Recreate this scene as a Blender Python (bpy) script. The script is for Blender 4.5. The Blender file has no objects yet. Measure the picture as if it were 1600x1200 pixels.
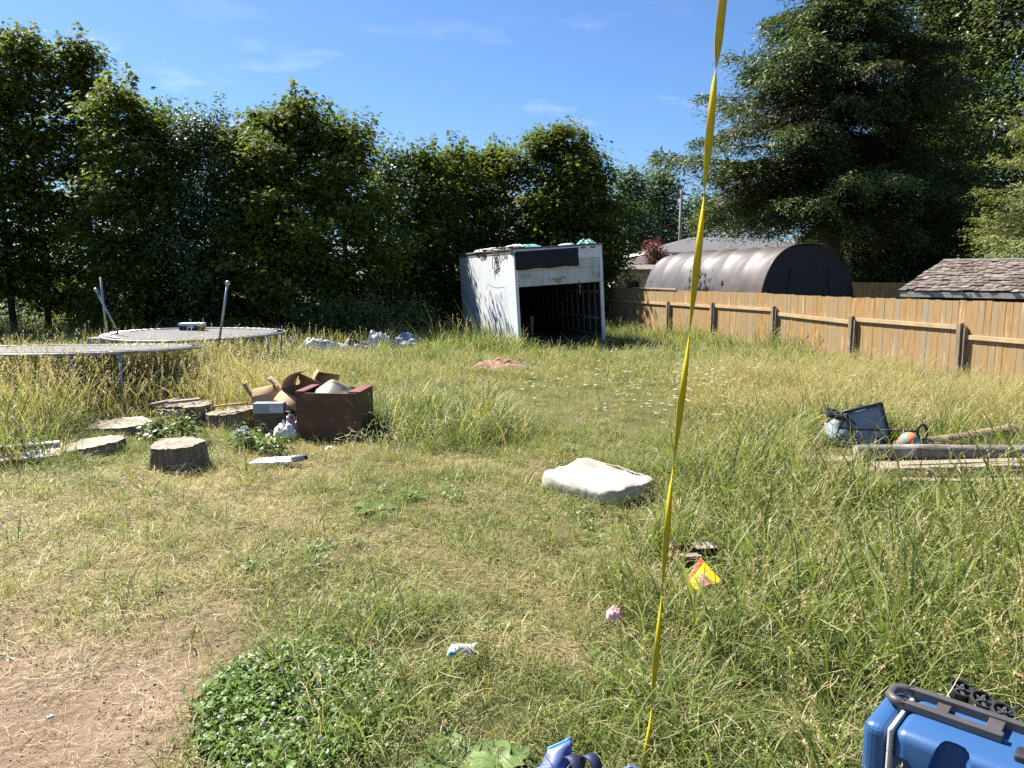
import bpy, bmesh, math, random
import numpy as np
from mathutils import Vector, Matrix, noise as mnoise
R = math.radians
rng = np.random.default_rng(7)
random.seed(7)
sc = bpy.context.scene
C = sc.collection
# ------------------------------------------------------------------ camera, sky, sun, exposure
CH = 2.0
PITCH = math.atan(171 / 1200)
cam = bpy.data.cameras.new('camera'); camo = bpy.data.objects.new('camera', cam); C.objects.link(camo)
cam.sensor_width = 36; cam.lens = 27.0; cam.clip_start = 0.05; cam.clip_end = 3000
camo.location = (0, 0, CH); camo.rotation_euler = (math.pi / 2 - PITCH, 0, 0)
sc.camera = camo
SUN_EL = R(50); SX, SY = -0.80, 0.60
sun = bpy.data.lights.new('sun', 'SUN'); suno = bpy.data.objects.new('sun', sun); C.objects.link(suno)
sun.energy = 5.0; sun.angle = R(0.5); sun.color = (1.0, 0.95, 0.86)
sdir = Vector((SX * math.cos(SUN_EL), SY * math.cos(SUN_EL), math.sin(SUN_EL))).normalized()
suno.rotation_euler = sdir.to_track_quat('Z', 'Y').to_euler()
suno.location = (0, 0, 30)
sc.view_settings.view_transform = 'Standard'; sc.view_settings.look = 'None'
sc.view_settings.exposure = 1.52; sc.view_settings.gamma = 1.0
sc.view_settings.use_curve_mapping = False
w = bpy.data.worlds.new('World'); sc.world = w; w.use_nodes = True
nt = w.node_tree; nt.nodes.clear()
wo = nt.nodes.new('ShaderNodeOutputWorld'); bg = nt.nodes.new('ShaderNodeBackground')
sky = nt.nodes.new('ShaderNodeTexSky'); sky.sky_type = 'NISHITA'; sky.sun_disc = False
sky.sun_elevation = SUN_EL; sky.sun_rotation = math.atan2(SX, SY)
sky.altitude = 50; sky.air_density = 1.0; sky.dust_density = 0.6; sky.ozone_density = 4.0
bg.inputs['Strength'].default_value = 0.047
tc = nt.nodes.new('ShaderNodeTexCoord'); mp = nt.nodes.new('ShaderNodeMapping')
mp.inputs['Scale'].default_value = (3.0, 3.0, 11.0); mp.inputs['Location'].default_value = (3.1, 1.7, 0.4)
n1 = nt.nodes.new('ShaderNodeTexNoise'); n1.inputs['Scale'].default_value = 1.6; n1.inputs['Detail'].default_value = 9; n1.inputs['Roughness'].default_value = 0.55
rp = nt.nodes.new('ShaderNodeValToRGB'); rp.color_ramp.elements[0].position = 0.565; rp.color_ramp.elements[1].position = 0.73
sep = nt.nodes.new('ShaderNodeSeparateXYZ')
mr = nt.nodes.new('ShaderNodeMapRange'); mr.inputs['From Min'].default_value = 0.33; mr.inputs['From Max'].default_value = 0.05
mr.inputs['To Min'].default_value = 0.0; mr.inputs['To Max'].default_value = 1.0
mul = nt.nodes.new('ShaderNodeMath'); mul.operation = 'MULTIPLY'
mx = nt.nodes.new('ShaderNodeMix'); mx.data_type = 'RGBA'; mx.inputs[7].default_value = (8.5, 9.0, 9.8, 1)
L = nt.links.new
L(tc.outputs['Generated'], mp.inputs['Vector']); L(mp.outputs[0], n1.inputs['Vector']); L(n1.outputs['Fac'], rp.inputs['Fac'])
L(tc.outputs['Generated'], sep.inputs[0]); L(sep.outputs['Z'], mr.inputs['Value'])
L(rp.outputs['Color'], mul.inputs[0]); L(mr.outputs[0], mul.inputs[1]); L(mul.outputs[0], mx.inputs[0])
tn = nt.nodes.new('ShaderNodeMix'); tn.data_type = 'RGBA'; tn.blend_type = 'MULTIPLY'; tn.inputs[0].default_value = 1; tn.inputs[7].default_value = (.74, .95, 1.22, 1)
L(sky.outputs[0], tn.inputs[6]); L(tn.outputs[2], mx.inputs[6]); L(mx.outputs[2], bg.inputs['Color']); L(bg.outputs[0], wo.inputs[0])
try:
    sc.cycles.max_bounces = 7; sc.cycles.diffuse_bounces = 3; sc.cycles.glossy_bounces = 2
    sc.cycles.transmission_bounces = 4; sc.cycles.transparent_max_bounces = 4
    sc.cycles.caustics_reflective = False; sc.cycles.caustics_refractive = False
    sc.cycles.use_denoising = False
except Exception:
    pass

# ------------------------------------------------------------------ placing helpers (photo pixels of 1600x1200 -> points of the place)
def ray(px, py):
    c, s = math.cos(PITCH), math.sin(PITCH)
    u = (px - 800) / 1200; v = (600 - py) / 1200
    return Vector((u, c + v * s, -s + v * c))
def P(px, py, z=0.0):
    a = ray(px, py); t = (z - CH) / a.z
    return Vector((0, 0, CH)) + a * t
def PD(px, py, Y):
    a = ray(px, py)
    return Vector((0, 0, CH)) + a * (Y / a.y)
def hx(px, Y): return (px - 800) / 1200 * Y
def hz(py, Y): return PD(800, py, Y).z
def gz(x, y):
    x = np.asarray(x, float); y = np.asarray(y, float)
    f = np.clip((40 - np.hypot(x, y)) / 10, 0, 1)
    return f * (0.03 * np.sin(.9 * x + .5) * np.cos(.7 * y) + 0.02 * np.sin(2.1 * x + 1.3 * y) + 0.012 * np.sin(5.3 * x - 3.1 * y) + 0.008 * np.sin(9 * x + 7 * y))

# ------------------------------------------------------------------ materials
def lin(r, g, b):
    f = lambda c: (c / 255 / 12.92) if c / 255 <= .04045 else ((c / 255 + .055) / 1.055) ** 2.4
    return (f(r), f(g), f(b))
def ramp_mix(nt, fac, a, b):
    m = nt.nodes.new('ShaderNodeMix'); m.data_type = 'RGBA'
    if isinstance(fac, (int, float)): m.inputs[0].default_value = fac
    else: nt.links.new(fac, m.inputs[0])
    for i, c in ((6, a), (7, b)):
        if isinstance(c, tuple): m.inputs[i].default_value = (*c[:3], 1)
        else: nt.links.new(c, m.inputs[i])
    return m.outputs[2]
def noise_fac(nt, scale, detail=6, stretch=(1, 1, 1), lo=.35, hi=.65, rough=.6, coord='Object'):
    t = nt.nodes.new('ShaderNodeTexCoord'); m = nt.nodes.new('ShaderNodeMapping'); m.inputs['Scale'].default_value = stretch
    n = nt.nodes.new('ShaderNodeTexNoise'); n.inputs['Scale'].default_value = scale; n.inputs['Detail'].default_value = detail; n.inputs['Roughness'].default_value = rough
    r = nt.nodes.new('ShaderNodeMapRange'); r.inputs['From Min'].default_value = lo; r.inputs['From Max'].default_value = hi
    nt.links.new(t.outputs[coord], m.inputs[0]); nt.links.new(m.outputs[0], n.inputs['Vector']); nt.links.new(n.outputs['Fac'], r.inputs['Value'])
    return r.outputs[0], n.outputs['Fac']
def attr(nt, name, kind='GEOMETRY'):
    a = nt.nodes.new('ShaderNodeAttribute'); a.attribute_name = name; a.attribute_type = kind
    return a.outputs['Fac']
MATS = {}
def mat(name, c1, c2=None, rough=.7, scale=6, stretch=(1, 1, 1), bump=.0, bscale=None, metallic=0, spec=.4, lo=.35, hi=.65, c3=None, s3=1.5, lo3=.55, hi3=.7, per=None, coat=0, bstretch=None):
    if name in MATS: return MATS[name]
    m = bpy.data.materials.new(name); m.use_nodes = True; nt = m.node_tree
    b = nt.nodes['Principled BSDF']
    b.inputs['Roughness'].default_value = rough; b.inputs['Metallic'].default_value = metallic
    b.inputs['Specular IOR Level'].default_value = spec; b.inputs['Coat Weight'].default_value = coat
    col = c1
    if c2: col = ramp_mix(nt, noise_fac(nt, scale, 6, stretch, lo, hi)[0], c1, c2)
    if per: col = ramp_mix(nt, attr(nt, 'c'), col, per)
    if c3: col = ramp_mix(nt, noise_fac(nt, s3, 7, stretch if per else (1, 1, 1), lo3, hi3)[0], col, c3)
    if isinstance(col, tuple): b.inputs['Base Color'].default_value = (*col[:3], 1)
    else: nt.links.new(col, b.inputs['Base Color'])
    if bump:
        bp = nt.nodes.new('ShaderNodeBump'); bp.inputs['Strength'].default_value = bump; bp.inputs['Distance'].default_value = .01
        nt.links.new(noise_fac(nt, bscale or scale * 3, 5, bstretch or stretch)[1], bp.inputs['Height']); nt.links.new(bp.outputs[0], b.inputs['Normal'])
    MATS[name] = m
    return m
def leaf_mat(name, a, b, dry=None, trans=.35, rough=.5, tcol=1.6, patch=None, pscale=.5, inst=False, spec=.3):
    """thin leaf: reflects and lets light through; colour varies leaf by leaf (attribute c)"""
    if name in MATS: return MATS[name]
    m = bpy.data.materials.new(name); m.use_nodes = True; nt = m.node_tree
    pb = nt.nodes['Principled BSDF']; out = nt.nodes['Material Output']
    pb.inputs['Roughness'].default_value = rough; pb.inputs['Specular IOR Level'].default_value = spec
    col = ramp_mix(nt, attr(nt, 'c'), a, b)
    if patch: col = ramp_mix(nt, noise_fac(nt, pscale, 3, lo=.5, hi=.68)[0], col, patch)
    if dry:
        k = attr(nt, 'k')
        if inst:
            mm = nt.nodes.new('ShaderNodeMath'); mm.operation = 'ADD'; mm.use_clamp = True
            nt.links.new(k, mm.inputs[0]); 
            m2 = nt.nodes.new('ShaderNodeMath'); m2.operation = 'MULTIPLY_ADD'
            # blades dry out one by one: tint raises the share of dry blades in a clump
            nt.links.new(attr(nt, 'tint', 'INSTANCER'), m2.inputs[0]); m2.inputs[1].default_value = 1.9
            m3 = nt.nodes.new('ShaderNodeMath'); m3.operation = 'SUBTRACT'
            nt.links.new(m2.outputs[0], m3.inputs[0]); nt.links.new(attr(nt, 'd'), m3.inputs[1]); m3.use_clamp = True
            m2.inputs[2].default_value = 0.0
            nt.links.new(m3.outputs[0], mm.inputs[1]); k = mm.outputs[0]
        dcol = ramp_mix(nt, attr(nt, 'c'), dry[0], dry[1])
        col = ramp_mix(nt, k, col, dcol)
    nt.links.new(col, pb.inputs['Base Color'])
    tr = nt.nodes.new('ShaderNodeBsdfTranslucent')
    br = nt.nodes.new('ShaderNodeMix'); br.data_type = 'RGBA'; br.blend_type = 'MULTIPLY'; br.inputs[0].default_value = 1
    nt.links.new(col, br.inputs[6]); br.inputs[7].default_value = (tcol * 1.0, tcol * 1.05, tcol * .55, 1)
    nt.links.new(br.outputs[2], tr.inputs['Color'])
    ms = nt.nodes.new('ShaderNodeMixShader'); ms.inputs[0].default_value = trans
    nt.links.new(pb.outputs[0], ms.inputs[1]); nt.links.new(tr.outputs[0], ms.inputs[2]); nt.links.new(ms.outputs[0], out.inputs['Surface'])
    MATS[name] = m
    return m

# ------------------------------------------------------------------ objects and meshes
def tag(o, label=None, cat=None, group=None, kind=None):
    if label: o['label'] = label
    if cat: o['category'] = cat
    if group: o['group'] = group
    if kind: o['kind'] = kind
    return o
def thing(name, label, cat, loc=(0, 0, 0), rz=0, group=None):
    o = bpy.data.objects.new(name, None); C.objects.link(o); o.empty_display_size = .2
    o.location = loc; o.rotation_euler = (0, 0, rz)
    return tag(o, label, cat, group)
def link(name, me, m, parent=None, smooth=False, bevel=0, solid=0, subsurf=0):
    o = bpy.data.objects.new(name, me); C.objects.link(o)
    if m: me.materials.append(m)
    if smooth: me.polygons.foreach_set('use_smooth', np.ones(len(me.polygons), bool))
    if parent: o.parent = parent
    if solid:
        md = o.modifiers.new('solid', 'SOLIDIFY'); md.thickness = solid; md.offset = 0
    if subsurf:
        md = o.modifiers.new('sub', 'SUBSURF'); md.levels = subsurf; md.render_levels = subsurf
    if bevel:
        md = o.modifiers.new('bevel', 'BEVEL'); md.width = bevel; md.segments = 2; md.limit_method = 'ANGLE'; md.angle_limit = R(40)
    return o
def local(v, root):
    """a world point in the frame of a root that only has location and z rotation"""
    v = Vector(v) - root.location
    return Matrix.Rotation(-root.rotation_euler.z, 3, 'Z') @ v
class MB:
    def __init__(s): s.v = []; s.f = []; s.c = []
    def add(s, vs, fs, c=0.5):
        n = len(s.v); s.v += [tuple(v) for v in vs]; s.f += [tuple(i + n for i in f) for f in fs]; s.c += [c] * len(vs); return s
    def box(s, c, d, rot=None, cv=.5, taper=None):
        x, y, z = d[0] / 2, d[1] / 2, d[2] / 2
        vs = [Vector((a * x, b * y, e * z)) for e in (-1, 1) for b in (-1, 1) for a in (-1, 1)]
        if rot is not None: vs = [rot @ v for v in vs]
        vs = [v + Vector(c) for v in vs]
        return s.add(vs, [(0, 2, 3, 1), (4, 5, 7, 6), (0, 1, 5, 4), (2, 6, 7, 3), (0, 4, 6, 2), (1, 3, 7, 5)], cv)
    def beam(s, a, b, wd, hg, cv=.5, roll=0):
        a, b = Vector(a), Vector(b); d = b - a
        q = d.to_track_quat('X', 'Z').to_matrix() @ Matrix.Rotation(roll, 3, 'X')
        return s.box((a + b) / 2, (d.length, wd, hg), q, cv)
    def tube(s, pts, rad, n=8, cv=.5, caps=True):
        pts = [Vector(p) for p in pts]
        rad = rad if hasattr(rad, '__len__') else [rad] * len(pts)
        base = len(s.v); prev = None
        for i, p in enumerate(pts):
            d = (pts[min(i + 1, len(pts) - 1)] - pts[max(i - 1, 0)]).normalized()
            if prev is None:
                u = d.orthogonal().normalized()
            else:
                u = (prev - d * prev.dot(d)).normalized()
            prev = u; wv = d.cross(u)
            for k in range(n):
                a = 2 * math.pi * k / n
                s.v.append(tuple(p + (u * math.cos(a) + wv * math.sin(a)) * rad[i])); s.c.append(cv)
        for i in range(len(pts) - 1):
            for k in range(n):
                a, b = base + i * n + k, base + i * n + (k + 1) % n
                s.f.append((a, b, b + n, a + n))
        if caps:
            s.f.append(tuple(base + k for k in range(n))[::-1]); e = base + (len(pts) - 1) * n
            s.f.append(tuple(e + k for k in range(n)))
        return s
    def build(s, name, m, parent=None, **kw):
        me = bpy.data.meshes.new(name); me.from_pydata(s.v, [], s.f); me.update()
        at = me.attributes.new('c', 'FLOAT', 'POINT'); at.data.foreach_set('value', np.array(s.c, np.float32))
        return link(name, me, m, parent, **kw)
def np_mesh(name, V, F, attrs=None):
    me = bpy.data.meshes.new(name); V = np.asarray(V, np.float32); F = np.asarray(F, np.int32); m, k = F.shape
    me.vertices.add(len(V)); me.vertices.foreach_set('co', V.ravel())
    me.loops.add(m * k); me.loops.foreach_set('vertex_index', F.ravel())
    me.polygons.add(m); me.polygons.foreach_set('loop_start', np.arange(m, dtype=np.int32) * k)
    for n, a in (attrs or {}).items():
        at = me.attributes.new(n, 'FLOAT', 'POINT'); at.data.foreach_set('value', np.asarray(a, np.float32))
    me.update(calc_edges=True)
    return me
def nrm(a): return a / np.maximum(np.linalg.norm(a, axis=1, keepdims=True), 1e-9)
def cards(pos, nor, tan, size, tmpl, faces, cval, extra=None):
    nor = nrm(nor); tan = nrm(tan - nor * (tan * nor).sum(1, keepdims=True)); bi = np.cross(nor, tan)
    size = np.asarray(size)[:, None, None]
    V = pos[:, None, :] + size * (tmpl[None, :, 0, None] * tan[:, None] + tmpl[None, :, 1, None] * bi[:, None] + tmpl[None, :, 2, None] * nor[:, None])
    n, k = len(pos), len(tmpl)
    F = (faces[None] + (np.arange(n) * k)[:, None, None]).reshape(-1, faces.shape[1])
    at = {'c': np.repeat(cval, k)}
    for q, a in (extra or {}).items(): at[q] = np.repeat(a, k)
    return V.reshape(-1, 3), F, at
MAPLE = np.array([(0, 0, 0), (-.08, .36, -.10), (.22, .2, 0), (.52, .48, -.14), (.56, .16, 0), (1, 0, -.14), (.56, -.16, 0), (.52, -.48, -.14), (.22, -.2, 0), (-.08, -.36, -.10)], float)
MAPLE_F = np.array([(0, 2, 1), (0, 3, 2), (0, 4, 3), (0, 5, 4), (0, 6, 5), (0, 7, 6), (0, 8, 7), (0, 9, 8)])
DIAM = np.array([(0, 0, 0), (.45, .27, -.04), (1, 0, -.1), (.45, -.27, -.04)], float); DIAM_F = np.array([(0, 3, 2, 1)])
SLIV = np.array([(0, .03, 0), (.5, .12, .02), (1, 0, -.1), (.5, -.12, .02)], float); SLIV_F = np.array([(0, 3, 2, 1)])

# ------------------------------------------------------------------ common materials
M_bark = mat('bark', (.10, .075, .055), (.045, .035, .028), .9, 9, (1, 1, .25), .8, 30)
M_barkpale = mat('pale_bark', (.30, .26, .22), (.12, .10, .085), .9, 5, (1, 1, .4), .5, 20)
M_greywood = mat('weathered_wood', (.30, .26, .22), (.16, .135, .115), .85, 10, (.35, 3, 3), .6, 40, c3=(.40, .34, .27), s3=2)
M_steel = mat('galvanised_steel', (.42, .43, .44), (.30, .30, .30), .38, 14, metallic=.75)
M_rust = mat('rusty_steel', (.36, .35, .33), (.27, .255, .24), .5, 7, metallic=.3, c3=(.25, .11, .05), s3=2.2, lo3=.56, hi3=.62)
M_black = mat('black_plastic', (.022, .022, .024), (.04, .04, .042), .45, 12)
M_white = mat('white_plastic', (.74, .74, .72), (.62, .61, .57), .5, 5)
M_card = mat('cardboard', (.42, .29, .16), (.34, .23, .12), .85, 4, bump=.2, bscale=30)

# ================================================================== GROUND
def ell(x, y, cx, cy, rx, ry, soft=.5):
    d = np.sqrt(((x - cx) / rx) ** 2 + ((y - cy) / ry) ** 2)
    return np.clip((1 - d) / soft + .5, 0, 1)
def wob(x, y, s=1.0, seed=0):
    return (np.sin(1.7 * x * s + 2.3 * y * s + seed) + np.sin(3.1 * x * s - 1.9 * y * s + seed * 2.1) * .7 + np.sin(5.3 * x * s + 4.7 * y * s + seed * .7) * .45 + np.sin(9.1 * x * s - 7.7 * y * s + seed) * .3) / 2.45
def z_dirt(x, y):
    xx = x + .18 * wob(x, y, 1.6, 1); yy = y + .18 * wob(x, y, 1.7, 4)
    xx = xx + .12 * wob(x, y, 4.2, 9); yy = yy + .22 * wob(x, y, 3.3, 14)
    return np.clip((-1.22 - xx) / .32, 0, 1) * np.clip((4.55 - yy) / 1.0, 0, 1)
def z_straw(x, y):
    xx = x + .35 * wob(x, y, .8, 2); yy = y + .4 * wob(x, y, .8, 5)
    a = np.clip((-1.05 - .05 * (yy - 4) - xx) / .7, 0, 1) * np.clip((8.05 - yy) / .5, 0, 1)
    return np.maximum.reduce([a, ell(xx, yy, -.42, 8.0, .75, .62), .55 * ell(xx, yy, -.1, 5.6, 1.2, 1.4), ell(xx, yy, -2.2, 8.4, 1.1, .7), .85 * ell(xx, yy, -.1, 3.9, .5, .35)])
def z_tall(x, y):
    xx = x + .3 * wob(x, y, .9, 3)
    edge = np.interp(y, [2.5, 3.4, 4.2, 5.2, 6.6, 8, 10, 14, 18], [-.05, .35, .55, .75, 1.05, 1.6, 2.1, 3.2, 4.5])
    a = np.clip((xx - edge) / .5 + .3, 0, 1)
    b = .9 * ell(xx, y, -1.0, 10.0, 1.25, 1.7, .4)                      # tussock in the middle
    c = np.clip((-2.4 - xx) / .8, 0, 1) * np.clip((y - 9.4) / 1.0, 0, 1)    # behind stumps, round the trampolines
    d = np.clip((-4.9 - xx) / .5, 0, 1) * np.clip((y - 7.3) / .7, 0, 1)
    e = .8 * ell(xx, y, -.75, 3.65, .45, .75, .5)                       # tuft behind the clover
    f = np.clip((y - 12.5) / 2.5, 0, 1) * .62
    return np.maximum.reduce([a, b, c, d, e, f])
def z_tan(x, y):
    a = ell(x, y, 5.0, 12.2, 3.6, 3.2, .6) * 1.1
    b = ell(x, y, -5.0, 11.2, 3.4, 1.9, .7) * 1.05
    c = ell(x, y, 1.0, 13.0, 2.8, 4.0, .8) * .8
    d = ell(x, y, -2.2, 14.2, 2.6, 2.0, .8) * .6
    return np.maximum.reduce([a, b, c, d])
CLOVER = (-1.0, 3.32, .34, .48)
def axis(lim, near, far):
    a = [0.0]; st = near
    while a[-1] < lim:
        a.append(a[-1] + st)
        if a[-1] > 9: st = min(st * 1.12, far)
    return a
ax = axis(500, .11, 40); xs = np.array([-q for q in ax[:0:-1]] + ax)
ys = np.array([-q for q in axis(40, .6, 10)[:0:-1]] + axis(700, .11, 40))
gx, gy = np.meshgrid(xs, ys); V = np.stack([gx.ravel(), gy.ravel(), gz(gx, gy).ravel()], 1)
nx, ny = len(xs), len(ys)
i = (np.arange(ny - 1)[:, None] * nx + np.arange(nx - 1)[None]).ravel()
F = np.stack([i, i + 1, i + nx + 1, i + nx], 1)
fx, fy = V[:, 0], V[:, 1]
near = np.clip((40 - np.hypot(fx, fy)) / 15, 0, 1)
gme = np_mesh('ground', V, F, {'dirt': z_dirt(fx, fy) * near, 'straw': z_straw(fx, fy) * near})
gm = bpy.data.materials.new('earth'); gm.use_nodes = True; nt = gm.node_tree; pb = nt.nodes['Principled BSDF']
pb.inputs['Roughness'].default_value = .95; pb.inputs['Specular IOR Level'].default_value = .1
soil = ramp_mix(nt, noise_fac(nt, 7, 8, lo=.3, hi=.7)[0], (.235, .162, .108), (.33, .24, .165))
soil = ramp_mix(nt, noise_fac(nt, 1.3, 5, lo=.5, hi=.7)[0], soil, (.36, .26, .17))
soil = ramp_mix(nt, noise_fac(nt, 60, 3, lo=.55, hi=.72)[0], soil, (.15, .10, .07))
thatch = ramp_mix(nt, noise_fac(nt, 9, 8, lo=.3, hi=.7)[0], (.30, .23, .12), (.17, .14, .065))
turf = ramp_mix(nt, noise_fac(nt, 3, 8, lo=.3, hi=.7)[0], (.085, .095, .03), (.15, .13, .055))
col = ramp_mix(nt, attr(nt, 'straw'), turf, thatch); col = ramp_mix(nt, attr(nt, 'dirt'), col, soil)
nt.links.new(col, pb.inputs['Base Color'])
bp = nt.nodes.new('ShaderNodeBump'); bp.inputs['Strength'].default_value = 1.0; bp.inputs['Distance'].default_value = .05
nt.links.new(noise_fac(nt, 16, 9, rough=.7)[1], bp.inputs['Height']); nt.links.new(bp.outputs[0], pb.inputs['Normal'])
ground = link('ground', gme, gm, smooth=True); tag(ground, 'sunlit back yard ground of brown dirt, straw and turf', 'ground', kind='structure')

# ================================================================== GRASS (stuff, scattered clumps)
def proto_coll(name): return bpy.data.collections.new(name)       # source clumps live outside the scene
def blades(rg, n, rad, h, width, bend, lean=.25, segs=4, hvar=.45, kprob=.12, heads=0, head_h=1.25, flat=False):
    Vs, Fs, c, k, d = [], [], [], [], []; off = 0
    for b in range(n + heads):
        isS = b >= n
        a = rg.uniform(0, 2 * math.pi); r = rad * math.sqrt(rg.uniform(0, 1))
        base = np.array([r * math.cos(a), r * math.sin(a), 0.0])
        da = a + rg.normal(0, 1.5); dv = np.array([math.cos(da), math.sin(da), 0]); sd = np.array([-dv[1], dv[0], 0])
        tw = rg.normal(0, .7); sd = sd * math.cos(tw) + dv * math.sin(tw)
        hh = h * (1 + rg.normal(0, hvar) * .6); hh = max(hh, .25 * h)
        bd = bend * rg.uniform(.2, 2.0); ln = lean * rg.uniform(0, 2.0); wd = width * rg.uniform(.6, 1.3)
        S = segs
        if isS: hh = h * head_h * rg.uniform(.8, 1.15); bd *= .35; ln *= .6; wd = width * .45; S = 4
        cc = rg.uniform(); kk = 1.0 if (isS or rg.uniform() < kprob) else 0.0; dd = rg.uniform(.15, 1.6)
        top = None
        for s in range(S + 1):
            t = s / S
            ang = ln + bd * t * t
            if s == 0: p = base.copy()
            else: p = p + hh / S * (dv * math.sin(ang) + np.array([0, 0, math.cos(ang)]))
            wq = wd * (1 - t ** 2.2) * (1.0 if t > 0 else .7) if not isS else wd * (1 - .5 * t)
            wq = max(wq, .0004)
            Vs += [p - sd * wq / 2, p + sd * wq / 2]; c += [cc] * 2; k += [kk] * 2; d += [dd] * 2
        for s in range(S):
            q = off + 2 * s; Fs.append((q, q + 1, q + 3, q + 2))
        off += 2 * (S + 1)
        if isS:                                                     # loose seed panicle at the tip of the stem
            for g in range(16):
                t = rg.uniform(0, .26) * hh; q0 = p - t * np.array([dv[0] * math.sin(ang), dv[1] * math.sin(ang), math.cos(ang)])
                aa = rg.uniform(0, 2 * math.pi); o = np.array([math.cos(aa), math.sin(aa), rg.uniform(.2, .9)]); l = rg.uniform(.010, .026) * h / .42
                s2 = np.cross(o, (0, 0, 1)); s2 = s2 / np.linalg.norm(s2) * width * .36
                Vs += [q0, q0 + o * l * .5 + s2, q0 + o * l, q0 + o * l * .5 - s2]; c += [cc] * 4; k += [kk] * 4; d += [dd] * 4
                Fs.append((off, off + 1, off + 2, off + 3)); off += 4
    return np.array(Vs), np.array(Fs), {'c': c, 'k': k, 'd': d}
M_grass = leaf_mat('grass_blades', (.062, .098, .024), (.255, .295, .085), dry=((.54, .45, .24), (.33, .27, .13)), trans=.36, rough=.46, tcol=1.35, inst=True, spec=.32)
def protos(name, specs, m):
    col = proto_coll(name)
    for q, sp in enumerate(specs):
        rg = np.random.default_rng(100 + q + len(name) * 7)
        V, F, at = blades(rg, **sp); me = np_mesh(name, V, F, at); me.materials.append(m)
        o = bpy.data.objects.new('%s_%02d' % (name, q), me); col.objects.link(o)
    return col
def scatter(name, col, pos, rot, scl, tint, idx, label, cat):
    n = len(pos); me = bpy.data.meshes.new(name); me.vertices.add(n); me.vertices.foreach_set('co', np.asarray(pos, np.float32).ravel())
    a = me.attributes.new('rot', 'FLOAT_VECTOR', 'POINT'); a.data.foreach_set('vector', np.asarray(rot, np.float32).ravel())
    a = me.attributes.new('scl', 'FLOAT_VECTOR', 'POINT'); a.data.foreach_set('vector', np.asarray(scl, np.float32).ravel())
    a = me.attributes.new('tint', 'FLOAT', 'POINT'); a.data.foreach_set('value', np.asarray(tint, np.float32))
    a = me.attributes.new('idx', 'INT', 'POINT'); a.data.foreach_set('value', np.asarray(idx, np.int32))
    o = bpy.data.objects.new(name, me); C.objects.link(o)
    g = bpy.data.node_groups.new(name, 'GeometryNodeTree')
    g.interface.new_socket('Geometry', in_out='INPUT', socket_type='NodeSocketGeometry'); g.interface.new_socket('Geometry', in_out='OUTPUT', socket_type='NodeSocketGeometry')
    gi = g.nodes.new('NodeGroupInput'); go = g.nodes.new('NodeGroupOutput')
    ci = g.nodes.new('GeometryNodeCollectionInfo'); ci.inputs['Collection'].default_value = col; ci.inputs['Separate Children'].default_value = True; ci.inputs['Reset Children'].default_value = True
    ip = g.nodes.new('GeometryNodeInstanceOnPoints'); ip.inputs['Pick Instance'].default_value = True
    def na(nm, ty):
        q = g.nodes.new('GeometryNodeInputNamedAttribute'); q.data_type = ty; q.inputs['Name'].default_value = nm; return q.outputs['Attribute']
    g.links.new(gi.outputs[0], ip.inputs['Points']); g.links.new(ci.outputs[0], ip.inputs['Instance'])
    g.links.new(na('idx', 'INT'), ip.inputs['Instance Index']); g.links.new(na('rot', 'FLOAT_VECTOR'), ip.inputs['Rotation']); g.links.new(na('scl', 'FLOAT_VECTOR'), ip.inputs['Scale'])
    g.links.new(ip.outputs[0], go.inputs[0])
    md = o.modifiers.new('scatter', 'NODES'); md.node_group = g
    return tag(o, label, cat, kind='stuff')
BLOCK = []                                                          # (cx, cy, rx, ry, angle): where things stand no grass grows
def block(cx, cy, rx, ry, ang=0): BLOCK.append((cx, cy, rx, ry, ang))
def free(x, y):
    ok = np.ones(len(x), bool)
    for cx, cy, rx, ry, an in BLOCK:
        dx, dy = x - cx, y - cy; u = dx * math.cos(an) + dy * math.sin(an); v = -dx * math.sin(an) + dy * math.cos(an)
        ok &= ~((np.abs(u) < rx) & (np.abs(v) < ry))
    return ok
def field(y0, y1, dens, seed, margin=1.0, k=.74):
    """random points over the wedge of yard in front of the house, denser than a grid and jittered"""
    rg = np.random.default_rng(seed); A = k * (y1 ** 2 - y0 ** 2) + 2 * margin * (y1 - y0); n = int(A * dens)
    y = np.sqrt(rg.uniform(y0 ** 2, y1 ** 2, n)); x = rg.uniform(-1, 1, n) * (k * y + margin)
    return x, y, rg
def fence_x(y): return 13.2 * 1.0 - .315 * y * 1.0
#@GRASS@

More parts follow.
